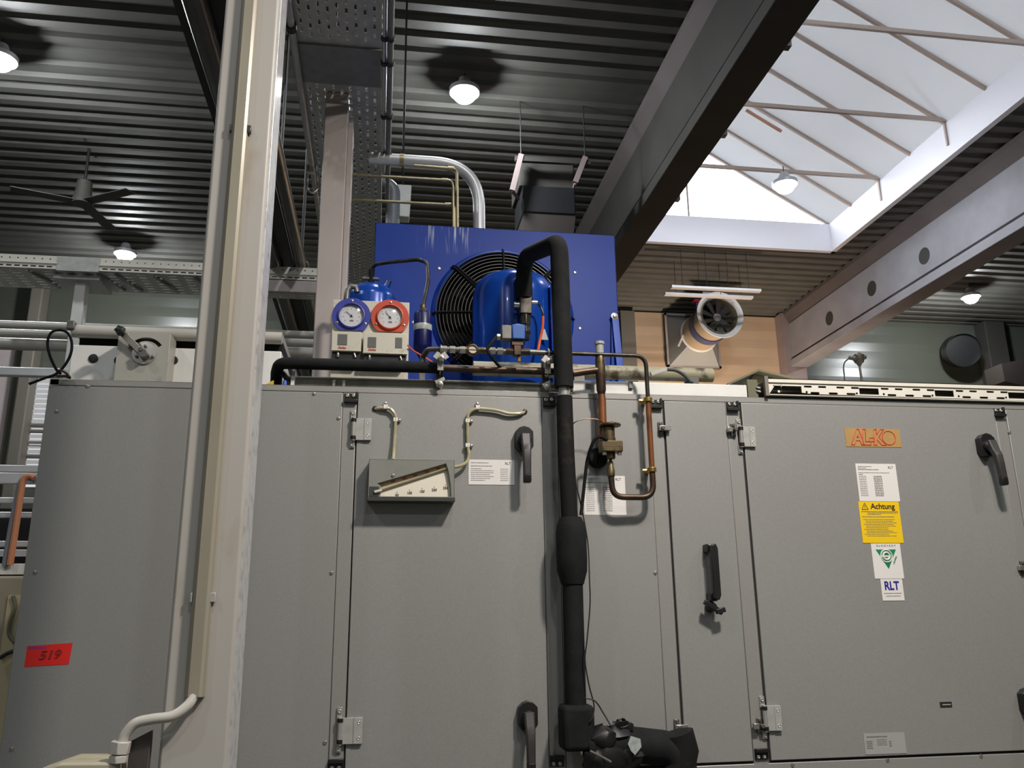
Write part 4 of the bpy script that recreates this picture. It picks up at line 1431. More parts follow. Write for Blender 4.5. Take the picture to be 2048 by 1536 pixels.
MB().tube([V((so.x-0.046, YL-0.002, czb+0.010)), P(982, 688, YL-0.01), P(975, 700, YL-0.01), P(985, 716, YL-0.006), P(998, 732, YL+0.02), P(1010, 742, YL+0.04)], 0.004, 10, smooth=6).build('cable', 'rubber', sv)

# pressure tee / thick copper riser and expansion valve
ex = thing('expansion_valve', V((L(1220, 900).x, YL, L(1220, 950).z)), 'expansion valve on a thick brown copper stub beside the black pipe', 'valve')
YX = 2.062
hx = L(1200, 720, YX).x
def zz_(v, u=1200):
    return L(u, v, YX).z
mb = MB()
mb.m(0).lathe((hx, YX, zz_(712)), (0, 0, 1), [(0.0105, 0), (0.0105, zz_(690)-zz_(712)), (0.013, zz_(690)-zz_(712)+0.001), (0.013, zz_(684)-zz_(712)), (0.009, zz_(684)-zz_(712)+0.001), (0.0085, zz_(684)-zz_(712)-0.004)], 20)
mb.m(1).lathe((hx, YX, zz_(752)), (0, 0, 1), [(0.0125, 0), (0.013, 0.002), (0.013, zz_(722)-zz_(752)), (0.011, zz_(712)-zz_(752)), (0.0105, zz_(710)-zz_(752))], 20)
mb.m(2).lathe((hx, YX, zz_(790)), (0, 0, 1), [(0.009, 0), (0.0125, 0.014), (0.0125, zz_(752)-zz_(790)), (0.013, zz_(750)-zz_(790))], 20)
mb.build('header_tee', ['paper_grey', 'brass_dark', 'copper_dark'], ex)
cxb = L(1206, 880, YX).x
MB().tube([(hx, YX, zz_(788)), (hx+0.001, YX, zz_(800)), (cxb, YX, zz_(888))], [0.0092, 0.0105, 0.0105], 16).build('copper_stub', 'copper', ex)
mb = MB()
vx = L(1220, 870, YL-0.01).x
YV = YL-0.012
def zv(v):
    return L(1220, v, YV).z
mb.m(0).lathe((vx, YV, zv(855)), (0, 0, 1), [(0.012, 0), (0.027, 0.003), (0.028, 0.006), (0.026, 0.009), (0.012, 0.012), (0.0001, 0.013)], 28)
plabel(mb.build('diaphragm', 'brass_dark', ex), 'round disc head')
mb = MB()
mb.lathe((vx-0.004, YV, zv(886)), (0, 0, 1), [(0.017, 0), (0.017, 0.012), (0.0155, 0.014), (0.0155, zv(855)-zv(886))], 20)
mb.box((vx-0.027, YV-0.020, zv(905)), (vx+0.026, YV+0.020, zv(884)))
mb.box((vx-0.027, YV-0.0205, zv(896)), (vx+0.026, YV+0.0205, zv(894)))
mb.cyl((vx-0.001, YV, zv(918)), (vx-0.001, YV, zv(904)), 0.012, n=6)
mb.build('valve_body', 'brass_dark', ex, bevel=0.0015)
mb = MB()
for dx in (-0.020, 0.019):
    mb.cyl((vx+dx, YV-0.012, zv(912)), (vx+dx, YV-0.012, zv(904)), 0.0055, n=6)
mb.build('flange_bolt', 'zinc', ex)
mb = MB()
mb.lathe((pg.x, YL-0.004, pg.z-0.012), (0, 0, 1), [(0.008, 0), (0.0098, 0.002), (0.0098, 0.018), (0.0075, 0.024), (0.007, 0.036), (0.0001, zv(915)-pg.z+0.014)], 12)
mb.build('outlet_nut', 'brass_dark', ex)
MB().tube([V((vx-0.002, YV, zv(846))), P(1224, 843, YV), P(1212, 848, YV), P(1200, 842, YV-0.01), P(1190, 838, YV-0.01), P(1165, 839, YV-0.01), P(1148, 846, YV-0.01), P(1142, 860, YV), P(1140, 885, YV+0.01)], 0.0014, 6, smooth=5).build('capillary', 'copper_dark', ex)
MB().tube([P(1214, 880, YV-0.018), P(1200, 873, YV-0.024), P(1189, 880, YV-0.02), P(1182, 895, YV-0.012), P(1177, 912, YV), P(1173, 930, YV+0.01), P(1167, 985, YV+0.018), P(1162, 1030, YV+0.018)], 0.0042, 10, smooth=6).build('equalising_line', 'rubber', ex)
# connecting stub from the riser to the header
MB().tube([P(1146, 747, YX), P(1172, 743, YX), V((hx, YX, zz_(740)))], 0.0095, 14).build('cross_stub', 'copper_dark', ex)

# loose thin cable hanging beside the riser
t = thing('sensor_cable', P(1180, 1400, YR-0.03), 'thin dark cable looping down the right side of the black riser', 'cable')
MB().tube([P(1140, 880, YR+0.03), P(1145, 940, YR+0.03), P(1156, 985, YR+0.03), P(1166, 1030, YR+0.03), P(1176, 1090, YR+0.02), P(1179, 1160, YR-0.01), P(1180, 1210, YR-0.02), P(1174, 1280, YR-0.03), P(1170, 1320, YR-0.03), P(1178, 1370, YR-0.03), P(1188, 1410, YR-0.03), P(1186, 1432, YR-0.04), P(1180, 1444, YR-0.04)], 0.0018, 6, smooth=6).build('cable_run', 'ink', t)
t = thing('sensor_cable', P(1210, 1440, YR-0.03), 'short thin cable curving into the taped bundle at the foot of the riser', 'cable')
MB().tube([P(1170, 1396, YR-0.03), P(1190, 1402, YR-0.03), P(1206, 1425, YR-0.03), P(1222, 1452, YR-0.05)], 0.0018, 6, smooth=6).build('cable_run', 'ink', t)

# horizontal insulated pipe on the front edge
YH = 2.085
hz = P(700, 730, YH).z
hp = thing('insulated_pipe', V((P(700, 730, YH).x, YH, TOPZ)), 'black insulated horizontal pipe lying along the top front edge of the unit', 'pipe')
xa, xb, xc = P(540, 730, YH).x, P(882, 740, YH).x, P(1135, 745, YH).x
MB().tube([V((P(553, 760, YH+0.1).x, YH+0.1, TOPZ+0.006)), V((xa+0.012, YH+0.04, hz-0.014)), V((xa+0.022, YH, hz)), V((xb, YH, hz))], 0.0148, 18, bend=0.03).build('insulation', 'rubber', hp)
plabel(MB().tube([V((xb-0.01, YH, hz-0.001)), V((xc, YH, hz-0.001))], 0.0095, 14).build('bare_pipe', 'copper_dark', hp), 'thinner bare brown pipe')
t = thing('cable_duct', V((P(582, 760, 2.13).x, 2.13, TOPZ)), 'small black corrugated hose and white bracket under the left end of the black pipe', 'hose')
MB().tube([P(556, 742, 2.12), P(566, 747, 2.115), P(573, 757, 2.112), P(577, 768, 2.115)], 0.007, 12, smooth=4).build('hose', 'tape', t)
MB().xz([(P(583, 760, 2.12).x, TOPZ), (P(590, 760, 2.12).x, TOPZ), (P(592, 742, 2.12).x, P(592, 742, 2.12).z), (P(584, 752, 2.12).x, P(584, 752, 2.12).z)], 2.105, 2.12).build('bracket', 'white_sheet', t, flat=True)
q = P(570, 761, 2.108)
plabel(MB().lathe(V((q.x, 2.108, TOPZ)), (0, 0, 1), [(0.0055, 0), (0.0055, 0.008), (0.004, 0.013), (0.0001, 0.013)], 12).build('cap', 'blue_cap', t), 'small blue cap')
a = P(531, 765, 2.106)
plabel(MB().xz([(a.x, TOPZ), (a.x+0.020, TOPZ), (a.x+0.020, TOPZ+0.011), (a.x+0.016, TOPZ+0.010)], 2.104, 2.107).build('yellow_tag', 'yellow_tag', t, flat=True), 'yellow triangular tag')

# strut clamps carrying the pipes
def strut_clamp(u, label):
    x = P(u, 735, YH-0.02).x
    t = thing('pipe_clamp', V((x, YH, TOPZ)), label, 'clamp', 'pipe clamps on the unit top')
    mb = MB()
    mb.m(0).box((x-0.009, YH+0.016, TOPZ-0.002), (x+0.009, YH+0.030, zl+0.012))
    mb.build('strut', 'steel_dark', t, bevel=0.001)
    mb = MB()
    mb.torus((x, YH, hz), (1, 0, 0), 0.0168, 0.002, 28, 8)
    mb.box((x-0.008, YH-0.018, hz-0.012), (x+0.008, YH-0.0145, hz+0.018))
    mb.lathe((x, YH-0.018, hz+0.012), (0, -1, 0), [(0.005, 0), (0.004, 0.004), (0.0001, 0.005)], 8)
    mb.lathe((x, YH-0.006, TOPZ+0.006), (0, -1, 0), [(0.010, 0), (0.009, 0.003), (0.005, 0.004), (0.004, 0.008), (0.0001, 0.008)], 6)
    mb.obox((x, YH-0.004, TOPZ+0.016), V((0.9, 0, 0.43)), V((0, 1, 0)), V((-0.43, 0, 0.9)), 0.013, 0.002, 0.005)
    mb.build('saddle', 'zinc', t, bevel=0.001)
    mb = MB()
    mb.torus((x, YL, zl), (1, 0, 0), 0.0098, 0.0022, 20, 8)
    mb.lathe((x, YL-0.002, zl-0.024), (0, -1, 0), [(0.009, 0), (0.008, 0.004), (0.005, 0.005), (0.0001, 0.009)], 6)
    mb.obox((x-0.010, YL-0.003, zl-0.018), V((0.6, 0, 0.8)), V((0, 1, 0)), V((-0.8, 0, 0.6)), 0.009, 0.002, 0.006)
    mb.obox((x+0.010, YL-0.003, zl-0.018), V((0.6, 0, -0.8)), V((0, 1, 0)), V((0.8, 0, 0.6)), 0.009, 0.002, 0.006)
    mb.box((x-0.006, YL, zl-0.03), (x+0.006, YH+0.02, zl-0.008))
    mb.build('upper_clip', 'zinc', t, bevel=0.001)
strut_clamp(881, 'zinc pipe clamp under the dark blue filter, left of the two on the pipes')
strut_clamp(1096, 'zinc pipe clamp tight against the black riser, right of the two on the pipes')
# two small rail clips
for k, u in enumerate((668, 688)):
    x = P(u, 765, 2.12).x
    tag(MB().box((x-0.004, 2.108, TOPZ), (x+0.004, 2.124, TOPZ+0.018)).build('rail_clip', 'zinc', bevel=0.001), 'small zinc clip standing on the unit edge, %s of the pair below the gauge panel' % ('left' if k == 0 else 'right'), 'clip', 'rail clips')
# rusty pipe lying on the unit behind the white strip
a, b = P(1152, 745, 2.32), P(1424, 752, 2.32)
t = thing('rusty_pipe', V(((a.x+b.x)/2, 2.32, TOPZ)), 'rust-spotted cream pipe lying behind the white cover strip', 'pipe')
zr = P(1290, 747, 2.32).z
MB().tube([(a.x-0.3, 2.32, zr), (b.x, 2.32, zr)], 0.021, 18).build('pipe_run', 'rust_pipe', t)
for xx_ in (a.x-0.01, b.x-0.08):
    MB().box((xx_, 2.30, TOPZ), (xx_+0.03, 2.34, zr-0.012)).build('saddle', 'steel_dark', t, flat=True)
t = thing('cable_strap', V((P(1330, 745, 2.22).x, 2.22, TOPZ)), 'bright metal strap bent over a cable on the rusty pipe', 'strap')
MB().bar(P(1302, 748, 2.25), P(1334, 738, 2.25), 0.010, 0.006, (0, 1, 0)).build('strap', 'zinc', t, flat=True)
MB().tube([P(1334, 739, 2.25), P(1352, 741, 2.25), P(1368, 750, 2.24), P(1384, 766, 2.22)], 0.005, 10, smooth=5).build('cable', 'manometer_dark', t)
x = P(1262, 765, 2.108).x
tag(MB().box((x-0.005, 2.108, TOPZ+0.018), (x+0.005, 2.114, TOPZ+0.036)).build('edge_clip', 'galv_dark', flat=True), 'small grey clip on the white cover strip', 'clip')
# ------------------------------------------------------------------ slotted white tray on the right, and what stands on the unit there
YT = 2.09
a0, a1 = P(1535, 757, YT), P(1535, 788, YT)
tx0, tz1, tz0 = a0.x, a0.z, TOPZ+0.006
tx1 = 2.35
tr = thing('cable_tray', ((tx0+tx1)/2, YT+0.06, TOPZ), 'white slotted cable tray lying along the top right edge of the unit', 'cable tray')
zf = tz1-0.011                       # below the folded top lip
holes = []
base = P(1583, 776, YT).x
step = P(1738, 781, YT).x-base
hh = tz1-tz0
for k in range(-1, 6):
    bx = base+k*step
    if k >= 0:
        holes.append([(bx-0.029, zf-0.026), (bx+0.029, zf-0.026), (bx+0.029, zf-0.008), (bx-0.029, zf-0.008)])
        holes.append(ngon(bx-0.037, zf-0.024, 0.0035, 8))
        holes.append(ngon(bx+0.043, zf-0.024, 0.0035, 8))
    for f in (0.34, 0.58, 0.88, 1.12):
        pass
    for f in (0.29, 0.475, 0.71, 0.90):
        px_ = bx+f*step
        if px_ > tx0+0.03:
            holes.append(slot(px_-0.018, zf-0.0085, 0.024, 0.0055))
    for f in (0.375, 0.61, 0.84):
        px_ = bx+f*step
        if px_ > tx0+0.03 and k >= 0:
            holes.append(slot(px_-0.018, zf-0.026, 0.027, 0.006))
holes.append(slot(tx0+0.028, zf-0.008, 0.024, 0.006))
holes = [h for h in holes if max(p[0] for p in h) < tx1-0.005 and min(p[0] for p in h) > tx0+0.012]
mb = MB()
mb.plate([(tx0, tz0), (tx1, tz0), (tx1, zf), (tx0, zf)], holes, lambda p, q: (p, YT, q), (0, 0.002, 0))
mb.box((tx0, YT-0.004, zf), (tx1, YT+0.002, tz1))
mb.box((tx0, YT-0.004, tz1-0.002), (tx1, YT+0.12, tz1))
mb.box((tx0, YT, tz0-0.001), (tx1, YT+0.12, tz0+0.001))
mb.box((tx0, YT+0.118, tz0), (tx1, YT+0.12, tz1))
plabel(mb.build('side_rail', 'tray_white', tr, flat=True), 'white slotted tray body')
MB().box((tx0-0.010, YT-0.003, tz0-0.004), (tx0, YT+0.008, tz1+0.006)).build('end_rail', 'post_grey', tr, flat=True)
mb = MB()
for k, zc in enumerate((0.012, 0.022)):
    mb.tube([V((tx0-0.045, YT+0.05, tz0+zc+0.014)), V((tx0-0.01, YT+0.03, tz0+zc)), V((tx0+0.05, YT+0.04, tz0+zc)), V((tx1-0.02, YT+0.05, tz0+zc))], 0.007, 8, bend=0.02)
plabel(mb.build('cable', 'black_plastic', tr), 'dark cables inside the tray')
# tilted green lid
pk, pl_, pr_ = P(1517, 738, 2.17), P(1456, 766, 2.17), P(1600, 757, 2.17)
t = thing('sheet_lid', V((pk.x, 2.2, TOPZ)), 'olive green tent-shaped sheet lid behind the left end of the slotted tray', 'lid')
mb = MB()
th = V((0, 0, -0.006))
def lid(pa, pb):
    mb.prism([pa, pb, pb+th, pa+th], (0, 0.16, 0))
lid(pl_, pk)
lid(pk, pr_)
mb.build('roof_sheet', 'green_lid', t, flat=True)
MB().xz([(pl_.x+0.014, TOPZ), (pr_.x, TOPZ), (pr_.x, pr_.z-0.008), (pk.x, pk.z-0.008)], 2.2, 2.22).build('end_wall', 'green_lid', t, flat=True)
b = P(1500, 775, 2.13)
MB().box((P(1492, 775, 2.13).x, 2.12, TOPZ), (P(1512, 775, 2.13).x, 2.2, b.z+0.02)).build('side_plate', 'green_lid', t, flat=True)
# temperature head on a stem
YS = 2.32
q = P(1716, 716, YS)
t = thing('temperature_probe', V((q.x, YS, TOPZ)), 'brass-grey probe head on a thin stem behind the slotted tray', 'probe')
mb = MB()
mb.lathe(q+V((0.002, 0, -0.024)), (0.02, 0, 1), [(0.006, 0), (0.008, 0.006), (0.014, 0.010), (0.017, 0.022), (0.017, 0.032), (0.012, 0.038), (0.0001, 0.040)], 18)
mb.lathe(q+V((-0.004, 0, -0.002)), (-1, 0, 0.08), [(0.011, 0), (0.009, 0.010), (0.0065, 0.012), (0.0065, 0.026), (0.0001, 0.027)], 14)
mb.lathe(q+V((0.014, 0, 0.002)), (1, 0, 0.2), [(0.007, 0), (0.007, 0.012), (0.0001, 0.013)], 10)
mb.build('head', 'sensor', t, bevel=0.001)
MB().cyl(V((q.x+0.006, YS, TOPZ)), q+V((0.002, 0, -0.022)), 0.0035, n=8).build('stem', 'sensor', t)
MB().tube([q+V((-0.028, 0, 0.0)), P(1688, 728, YS), P(1689, 756, YS), V((P(1690, 775, YS).x, YS, TOPZ))], 0.0022, 8, smooth=5).build('lead', 'ink', t)

# ------------------------------------------------------------------ painted column in front of the unit, with trunking
kx0, kx1 = -0.356, -0.243
KY = 1.6
t = thing('steel_column', ((kx0+kx1)/2, KY+0.06, 0), 'tall cream-painted steel column with brown stains standing in front of the unit', 'column')
plabel(MB().box((kx0, KY, 0), (kx1-0.003, KY+0.10, H-0.02)).build('shaft', 'column_paint', t, bevel=0.006, bseg=3), 'cream stained front')
plabel(MB().box((kx1-0.004, KY+0.012, 0), (kx1, KY+0.10, H-0.02)).build('edge_strip', 'column_edge', t, bevel=0.001), 'bright bare metal edge')
t = thing('cable_trunking', (-0.306, KY-0.015, 1.47), 'shiny beige cable trunking running up the front of the cream column', 'trunking')
zb = P(390, 1397, 1.575).z
mb = MB()
tx = -0.3045
mb.prism([(tx-0.0165, KY, zb), (tx+0.0165, KY, zb), (tx+0.0155, KY-0.011, zb), (tx+0.009, KY-0.016, zb), (tx-0.009, KY-0.016, zb), (tx-0.0155, KY-0.011, zb)], (0, 0, H-zb-0.05))
mb.build('cover', 'trunking', t, bevel=0.0015)
mb = MB()
mb.box((tx-0.0085, KY-0.0175, zb+0.002), (tx-0.0065, KY-0.013, H-0.06))
mb.build('seam_rib', 'trunking', t, flat=True)
for v in (250, 1195):
    for s in (-1, 1):
        z = P(395, v, KY-0.012).z
        mb = MB()
        mb.box((tx+s*0.0165-0.003, KY-0.012, z-0.008), (tx+s*0.0165+0.006 if s > 0 else tx-0.0165+0.001, KY-0.002, z+0.008))
        mb.build('clip', 'pipe_black' if v == 250 else 'galv', t, bevel=0.001)
# bent conduit out of the trunking and the gland
YB = 1.575
t = thing('bent_conduit', V((P(240, 1490, YB).x, YB, P(240, 1500, YB).z)), 'cream S-bent conduit leaving the bottom of the trunking into a hexagonal gland', 'conduit')
pts = [P(388, 1392, YB+0.016), P(374, 1412, YB+0.008), P(345, 1432, YB), P(305, 1438, YB-0.004), P(272, 1446, YB-0.006), P(252, 1466, YB-0.006), P(243, 1486, YB-0.006)]
MB().tube(pts, 0.0085, 16, smooth=7).build('pipe_run', 'cream_pipe', t)
g0, g1 = P(243, 1482, YB-0.006), P(238, 1508, YB-0.006)
gz = P(236, 1526, YB-0.006)
mb = MB()
mb.cyl(V((g1.x, g1.y, g1.z)), V((g1.x+0.002, g0.y, g0.z)), 0.0165, n=6)
mb.cyl(V((gz.x, gz.y, gz.z)), V((g1.x, g1.y, g1.z-0.0015)), 0.0155, n=6)
mb.build('gland', 'cream_pipe', t, bevel=0.0015)
a, b = P(110, 1523, 1.60), P(232, 1516, 1.60)
t = tag(MB().xz([(a.x-0.03, 0.0), (b.x+0.012, 0.0), (b.x+0.012, b.z-0.003), (b.x, b.z-0.001), (P(140, 1518, 1.6).x, P(140, 1518, 1.6).z), (a.x, a.z-0.004), (a.x-0.03, a.z-0.014)], 1.56, 1.66).build('switch_cabinet', 'olive_cream', bevel=0.004), 'worn olive-cream cabinet top just visible at the bottom left below the gland', 'cabinet')
a, b, c = P(259, 1482, 1.59), P(308, 1460, 1.59), P(303, 1536, 1.59)
tag(MB().xz([(a.x+0.001, 0), (b.x-0.004, 0), (b.x-0.003, b.z), (a.x+0.002, a.z)], 1.584, 1.60).build('cover_plate', 'brown_plate', bevel=0.001), 'dark brown upright plate with a slanted top leaning by the cream column', 'plate')

# ------------------------------------------------------------------ pillar and overhead cable tray
PXL, PXR, PYF = -0.222, -0.146, 2.56
t = thing('support_pillar', ((PXL+PXR)/2, PYF+0.05, TOPZ), 'pale pinkish-white pillar on the unit roof carrying the overhead tray', 'pillar')
ZT = 3.3
MB().box((PXL, PYF, TOPZ), (PXR, PYF+0.09, ZT-0.002)).build('shaft', 'pillar', t, bevel=0.003)
plabel(MB().box((PXR, PYF+0.02, TOPZ), (PXR+0.018, PYF+0.09, ZT-0.10)).build('side_channel', 'pillar', t, bevel=0.002), 'shorter side channel')
TX0, TX1 = -0.300, -0.036
t = thing('overhead_cable_tray', ((TX0+TX1)/2, 3.0, ZT), 'perforated galvanised cable tray hanging overhead, seen from below beside the blue condenser', 'cable tray')
def tray_piece(y0, y1, solid=None):
    holes = []
    nx = 9
    for i in range(nx):
        x = TX0+0.024+i*(TX1-TX0-0.048)/(nx-1)
        yy = y0+0.03+(0.02 if i % 2 else 0)
        while yy < y1-0.03:
            if not (solid and solid[0]-0.012 < yy < solid[1]+0.012):
                holes.append(slot(x, yy, 0.0075, 0.024))
            yy += 0.04
    mb = MB()
    mb.plate([(TX0, y0), (TX1, y0), (TX1, y1), (TX0, y1)], holes, lambda a, b: (a, b, ZT), (0, 0, 0.0015))
    mb.box((TX0, y0, ZT), (TX0+0.002, y1, ZT+0.055)).box((TX1-0.002, y0, ZT), (TX1, y1, ZT+0.055))
    mb.build('tray_section', 'galv', t, flat=True)
yj0 = PZ(680, 95, ZT).y
yj1 = PZ(680, 168, ZT).y
tray_piece(yj0-0.58, yj0-0.004)
tray_piece(yj0, yj0+1.0, (yj0, yj1))
tray_piece(yj0+1.004, yj0+2.4)
MB().box((TX0+0.004, yj0+0.006, ZT-0.003), (TX1-0.004, yj1, ZT)).build('joint_plate', 'galv_dark', t, flat=True)
MB().box((TX0-0.01, yj0-0.012, ZT-0.008), (TX1+0.02, yj0, ZT)).build('cross_bar', 'galv_dark', t, flat=True)
for yy in (yj0-0.3, 3.75):
    for x in (TX0+0.01, TX1-0.01):
        MB().cyl((x, yy, ZT+0.03), (x, yy, H+0.03), 0.005, n=8).build('hanger_rod', 'dark_steel', t)
# two conduits along its right edge and one along its left edge
for (u, z, r, lab, m_) in ((770, ZT-0.02, 0.0075, 'thin bright conduit along the right edge of the overhead tray', 'steel'), (783, ZT-0.03, 0.0095, 'darker conduit just outside the bright one beside the overhead tray', 'galv_dark')):
    q = PZ(u, 0, z)
    t = thing('tray_conduit', (q.x, 2.7, z-r), lab, 'conduit', 'conduits along the overhead tray')
    y1 = 3.05 if u == 770 else PZ(776, 400, z).y
    MB().tube([(q.x, 1.7, z), (q.x, y1, z)], r, 12).build('conduit_tube', m_, t)
    for v in (75, 125, 232, 308):
        yy = PZ(u, v, z).y
        MB().cyl((q.x, yy-0.008, z), (q.x, yy+0.008, z), r+0.004, n=12).build('conduit_clip', 'dark_steel', t)
q = PZ(585, 20, ZT-0.02)
t = thing('tray_conduit', (q.x, 2.6, ZT-0.03), 'shiny pipe along the left edge of the overhead tray ending in a steel shackle', 'conduit', 'conduits along the overhead tray')
xl = PZ(596, 90, ZT-0.02).x-0.012
y1 = PZ(622, 335, ZT-0.02).y
MB().tube([(xl, 1.74, ZT-0.02), (xl, y1+0.6, ZT-0.02)], 0.011, 12).build('conduit_tube', 'galv', t)
yy = PZ(590, 55, ZT-0.02).y
MB().cyl((xl, yy-0.012, ZT-0.02), (xl, yy+0.012, ZT-0.02), 0.016, n=12).build('conduit_clip', 'dark_steel', t)
q = P(624, 350, y1)
mb = MB()
mb.tube([P(616, 330, y1), P(614, 378, y1), P(625, 388, y1), P(636, 378, y1), P(632, 330, y1)], 0.0045, 8, bend=0.015)
mb.lathe(P(620, 345, y1)+V((-0.012, 0, 0)), (1, 0, 0), [(0.007, 0), (0.007, 0.03)], 8)
plabel(mb.build('shackle', 'steel', t), 'bright steel shackle')

# silver insulated pipe bending down behind the condenser, and thin brass pipes
ZP = 3.25
YP = PZ(800, 322, ZP).y
q0, q1, q2 = P(770, 318, YP), P(880, 326, YP), P(958, 470, YP)
t = thing('silver_pipe', V((q2.x, YP, q2.z-0.3)), 'silver clad pipe curving down behind the blue condenser', 'pipe')
q2 = V((q2.x, YP, q2.z))
q1 = V((q2.x, YP, q0.z))
MB().tube([V((q0.x-0.06, YP, q0.z)), V((q0.x, YP, q0.z)), q1, V((q2.x, YP, q2.z-0.35))], 0.0225, 20, bend=0.20, seg=12).build('cladding', 'alu', t)
MB().cyl((q0.x+0.055, YP, q0.z), (q0.x+0.07, YP, q0.z), 0.0245, n=20).build('band', 'brass_pipe', t)
def thin_pipe(pts, label, r=0.0055, m_='brass_pipe', dy=0.0):
    y_ = YP-0.04+dy
    q = [P(u, v, y_) for u, v in pts]
    t = thing('brass_pipe', V((q[-1].x, y_, q[-1].z)), label, 'pipe', 'thin brass pipes above the condenser')
    MB().tube(q, r, 12, bend=0.02).build('pipe_run', m_, t)
    for k in (1,):
        MB().cyl(q[k]+(q[0]-q[k]).normalized()*0.012, q[k]+(q[0]-q[k]).normalized()*0.035, r+0.0025, n=12).build('pipe_fitting', m_, t)
    return t
thin_pipe([(828, 331), (914, 338), (915, 520)], 'upper thin brass pipe turning down beside the silver pipe')
thin_pipe([(700, 349), (903, 361), (906, 372), (907, 500)], 'middle thin brass pipe between the pillar and the silver bend', 0.0045, dy=-0.03)
thin_pipe([(700, 399), (909, 410), (910, 520)], 'lower thin brass pipe turning down behind the blue condenser')

# ------------------------------------------------------------------ left: roof pipes, slotted tray, post
TYF = 4.5
zt0 = P(300, 547, TYF).z
zt1 = zt0+0.075
xL, xR = P(-60, 510, TYF).x, -0.37
t = thing('slotted_cable_tray', ((xL+xR)/2, TYF+0.15, zt0), 'white slotted cable tray running across the left behind the cream column', 'cable tray')
def tray_seg(u0, u1, y, slots=True):
    x0, x1 = P(u0, 520, y).x, P(u1, 530, y).x
    hs = []
    if slots:
        n = int((x1-x0)/0.04)
        for i in range(n):
            hs.append(ngon(x0+0.03+i*0.04, zt1-0.018, 0.0045, 8))
            hs.append(slot(x0+0.03+i*0.04, zt0+0.014, 0.03, 0.008))
        hs = [h for h in hs if max(p[0] for p in h) < x1-0.004]
    mb = MB()
    mb.plate([(x0, zt0), (x1, zt0), (x1, zt1), (x0, zt1)], hs, lambda p, q: (p, y, q), (0, 0.002, 0))
    mb.box((x0, y-0.006, zt0+0.030), (x1, y, zt0+0.036))
    return mb
tray_seg(-60, 115, TYF).build('side_rail', 'tray_white', t, flat=True)
tray_seg(200, 660, TYF).build('side_rail', 'tray_white', t, flat=True)
x0, x1 = P(115, 520, TYF).x, P(200, 520, TYF).x
MB().box((x0, TYF-0.004, zt0-0.006), (x1, TYF+0.004, zt1)).build('joint_plate', 'galv', t, flat=True)
hs = []
yb = P(300, 600, TYF).y
nx = int((xR-xL)/0.08)
for i in range(nx):
    for j in range(7):
        hs.append(slot(xL+0.05+i*0.08, TYF+0.03+j*0.04, 0.04, 0.01))
MB().plate([(xL, TYF), (xR, TYF), (xR, TYF+0.3), (xL, TYF+0.3)], hs, lambda a, b: (a, b, zt0), (0, 0, 0.0015)).build('tray_base', 'galv', t, flat=True)
for u in (75, 205, 240, 315, 395):
    q = PZ(u, 548, zt0)
    MB().bar(V((q.x-0.02, TYF+0.02, zt0-0.008)), V((q.x+0.06, TYF+0.25, zt0-0.008)), 0.012, 0.012).build('rung', 'galv_dark', t, flat=True)
t = thing('tray_post', V((P(155, 600, 4.6).x, 4.6, 0)), 'pale square post under the left slotted tray', 'post')
x0, x1 = P(148, 600, 4.6).x, P(170, 600, 4.6).x
MB().box((x0, 4.58, 0), (x1, 4.58+0.07, zt0-0.01)).build('shaft', 'white_sheet', t, bevel=0.004)
MB().box((x0-0.1, 4.54, zt0-0.035), (x1+0.08, 4.76, zt0-0.008)).build('head_plate', 'galv', t, bevel=0.002)
# flat bar under the right end of that tray
a, b = P(520, 560, TYF), P(640, 590, TYF)
tag(MB().box((a.x-0.1, TYF-0.01, P(580, 585, TYF).z), (b.x, TYF+0.03, P(580, 562, TYF).z)).build('cross_rail', 'pillar', bevel=0.002), 'flat pale rail under the roof pipes between the cream column and the pillar', 'rail')
# pipes and a steel joist running away under the roof
def roof_pipe(u, v, r, label, m_='pipe_black'):
    q = P(u, v, TYF+0.06)
    z = q.z
    t = thing('roof_pipe', (q.x, TYF, z-r), label, 'pipe', 'dark pipes under the roof on the left')
    MB().tube([(q.x, 0.5, z), (q.x, 9.5, z)], r, 20).build('pipe_run', m_, t)
    MB().torus((q.x, TYF+0.06, z), (0, 1, 0), r+0.004, 0.008, 24, 8).build('pipe_clamp', 'dark_steel', t)
    MB().cyl((q.x, TYF+0.06, z+r), (q.x, TYF+0.06, H+0.03), 0.008, n=8).build('hanger', 'dark_steel', t)
    return t
roof_pipe(548, 531, 0.040, 'dark pipe under the roof passing close behind the right side of the cream column')
roof_pipe(602, 532, 0.032, 'rightmost dark roof pipe, ending its visible run beside the pale pillar')
q = P(577, 520, TYF+0.06)
t = thing('roof_pipe', (q.x, TYF, q.z), 'dark square duct between the two round roof pipes', 'duct', 'dark pipes under the roof on the left')
MB().box((q.x-0.045, 0.5, q.z-0.02), (q.x+0.03, 9.5, q.z+0.09)).build('duct', 'dark_steel', t, bevel=0.004)
q = PZ(345, 0, 5.0)
tag(MB().prism([(q.x, 1.5, 5.0), (q.x+0.26, 1.5, 5.0), (q.x+0.26, 1.5, 5.03), (q.x+0.15, 1.5, 5.04), (q.x+0.15, 1.5, 5.26), (q.x+0.26, 1.5, 5.27), (q.x+0.26, 1.5, 5.3), (q.x, 1.5, 5.3), (q.x, 1.5, 5.27), (q.x+0.11, 1.5, 5.26), (q.x+0.11, 1.5, 5.04), (q.x, 1.5, 5.03)], (0, 11.4, 0)).build('steel_joist', 'dark_steel', flat=True), 'dark steel joist running away under the roof left of the roof pipes', 'joist')

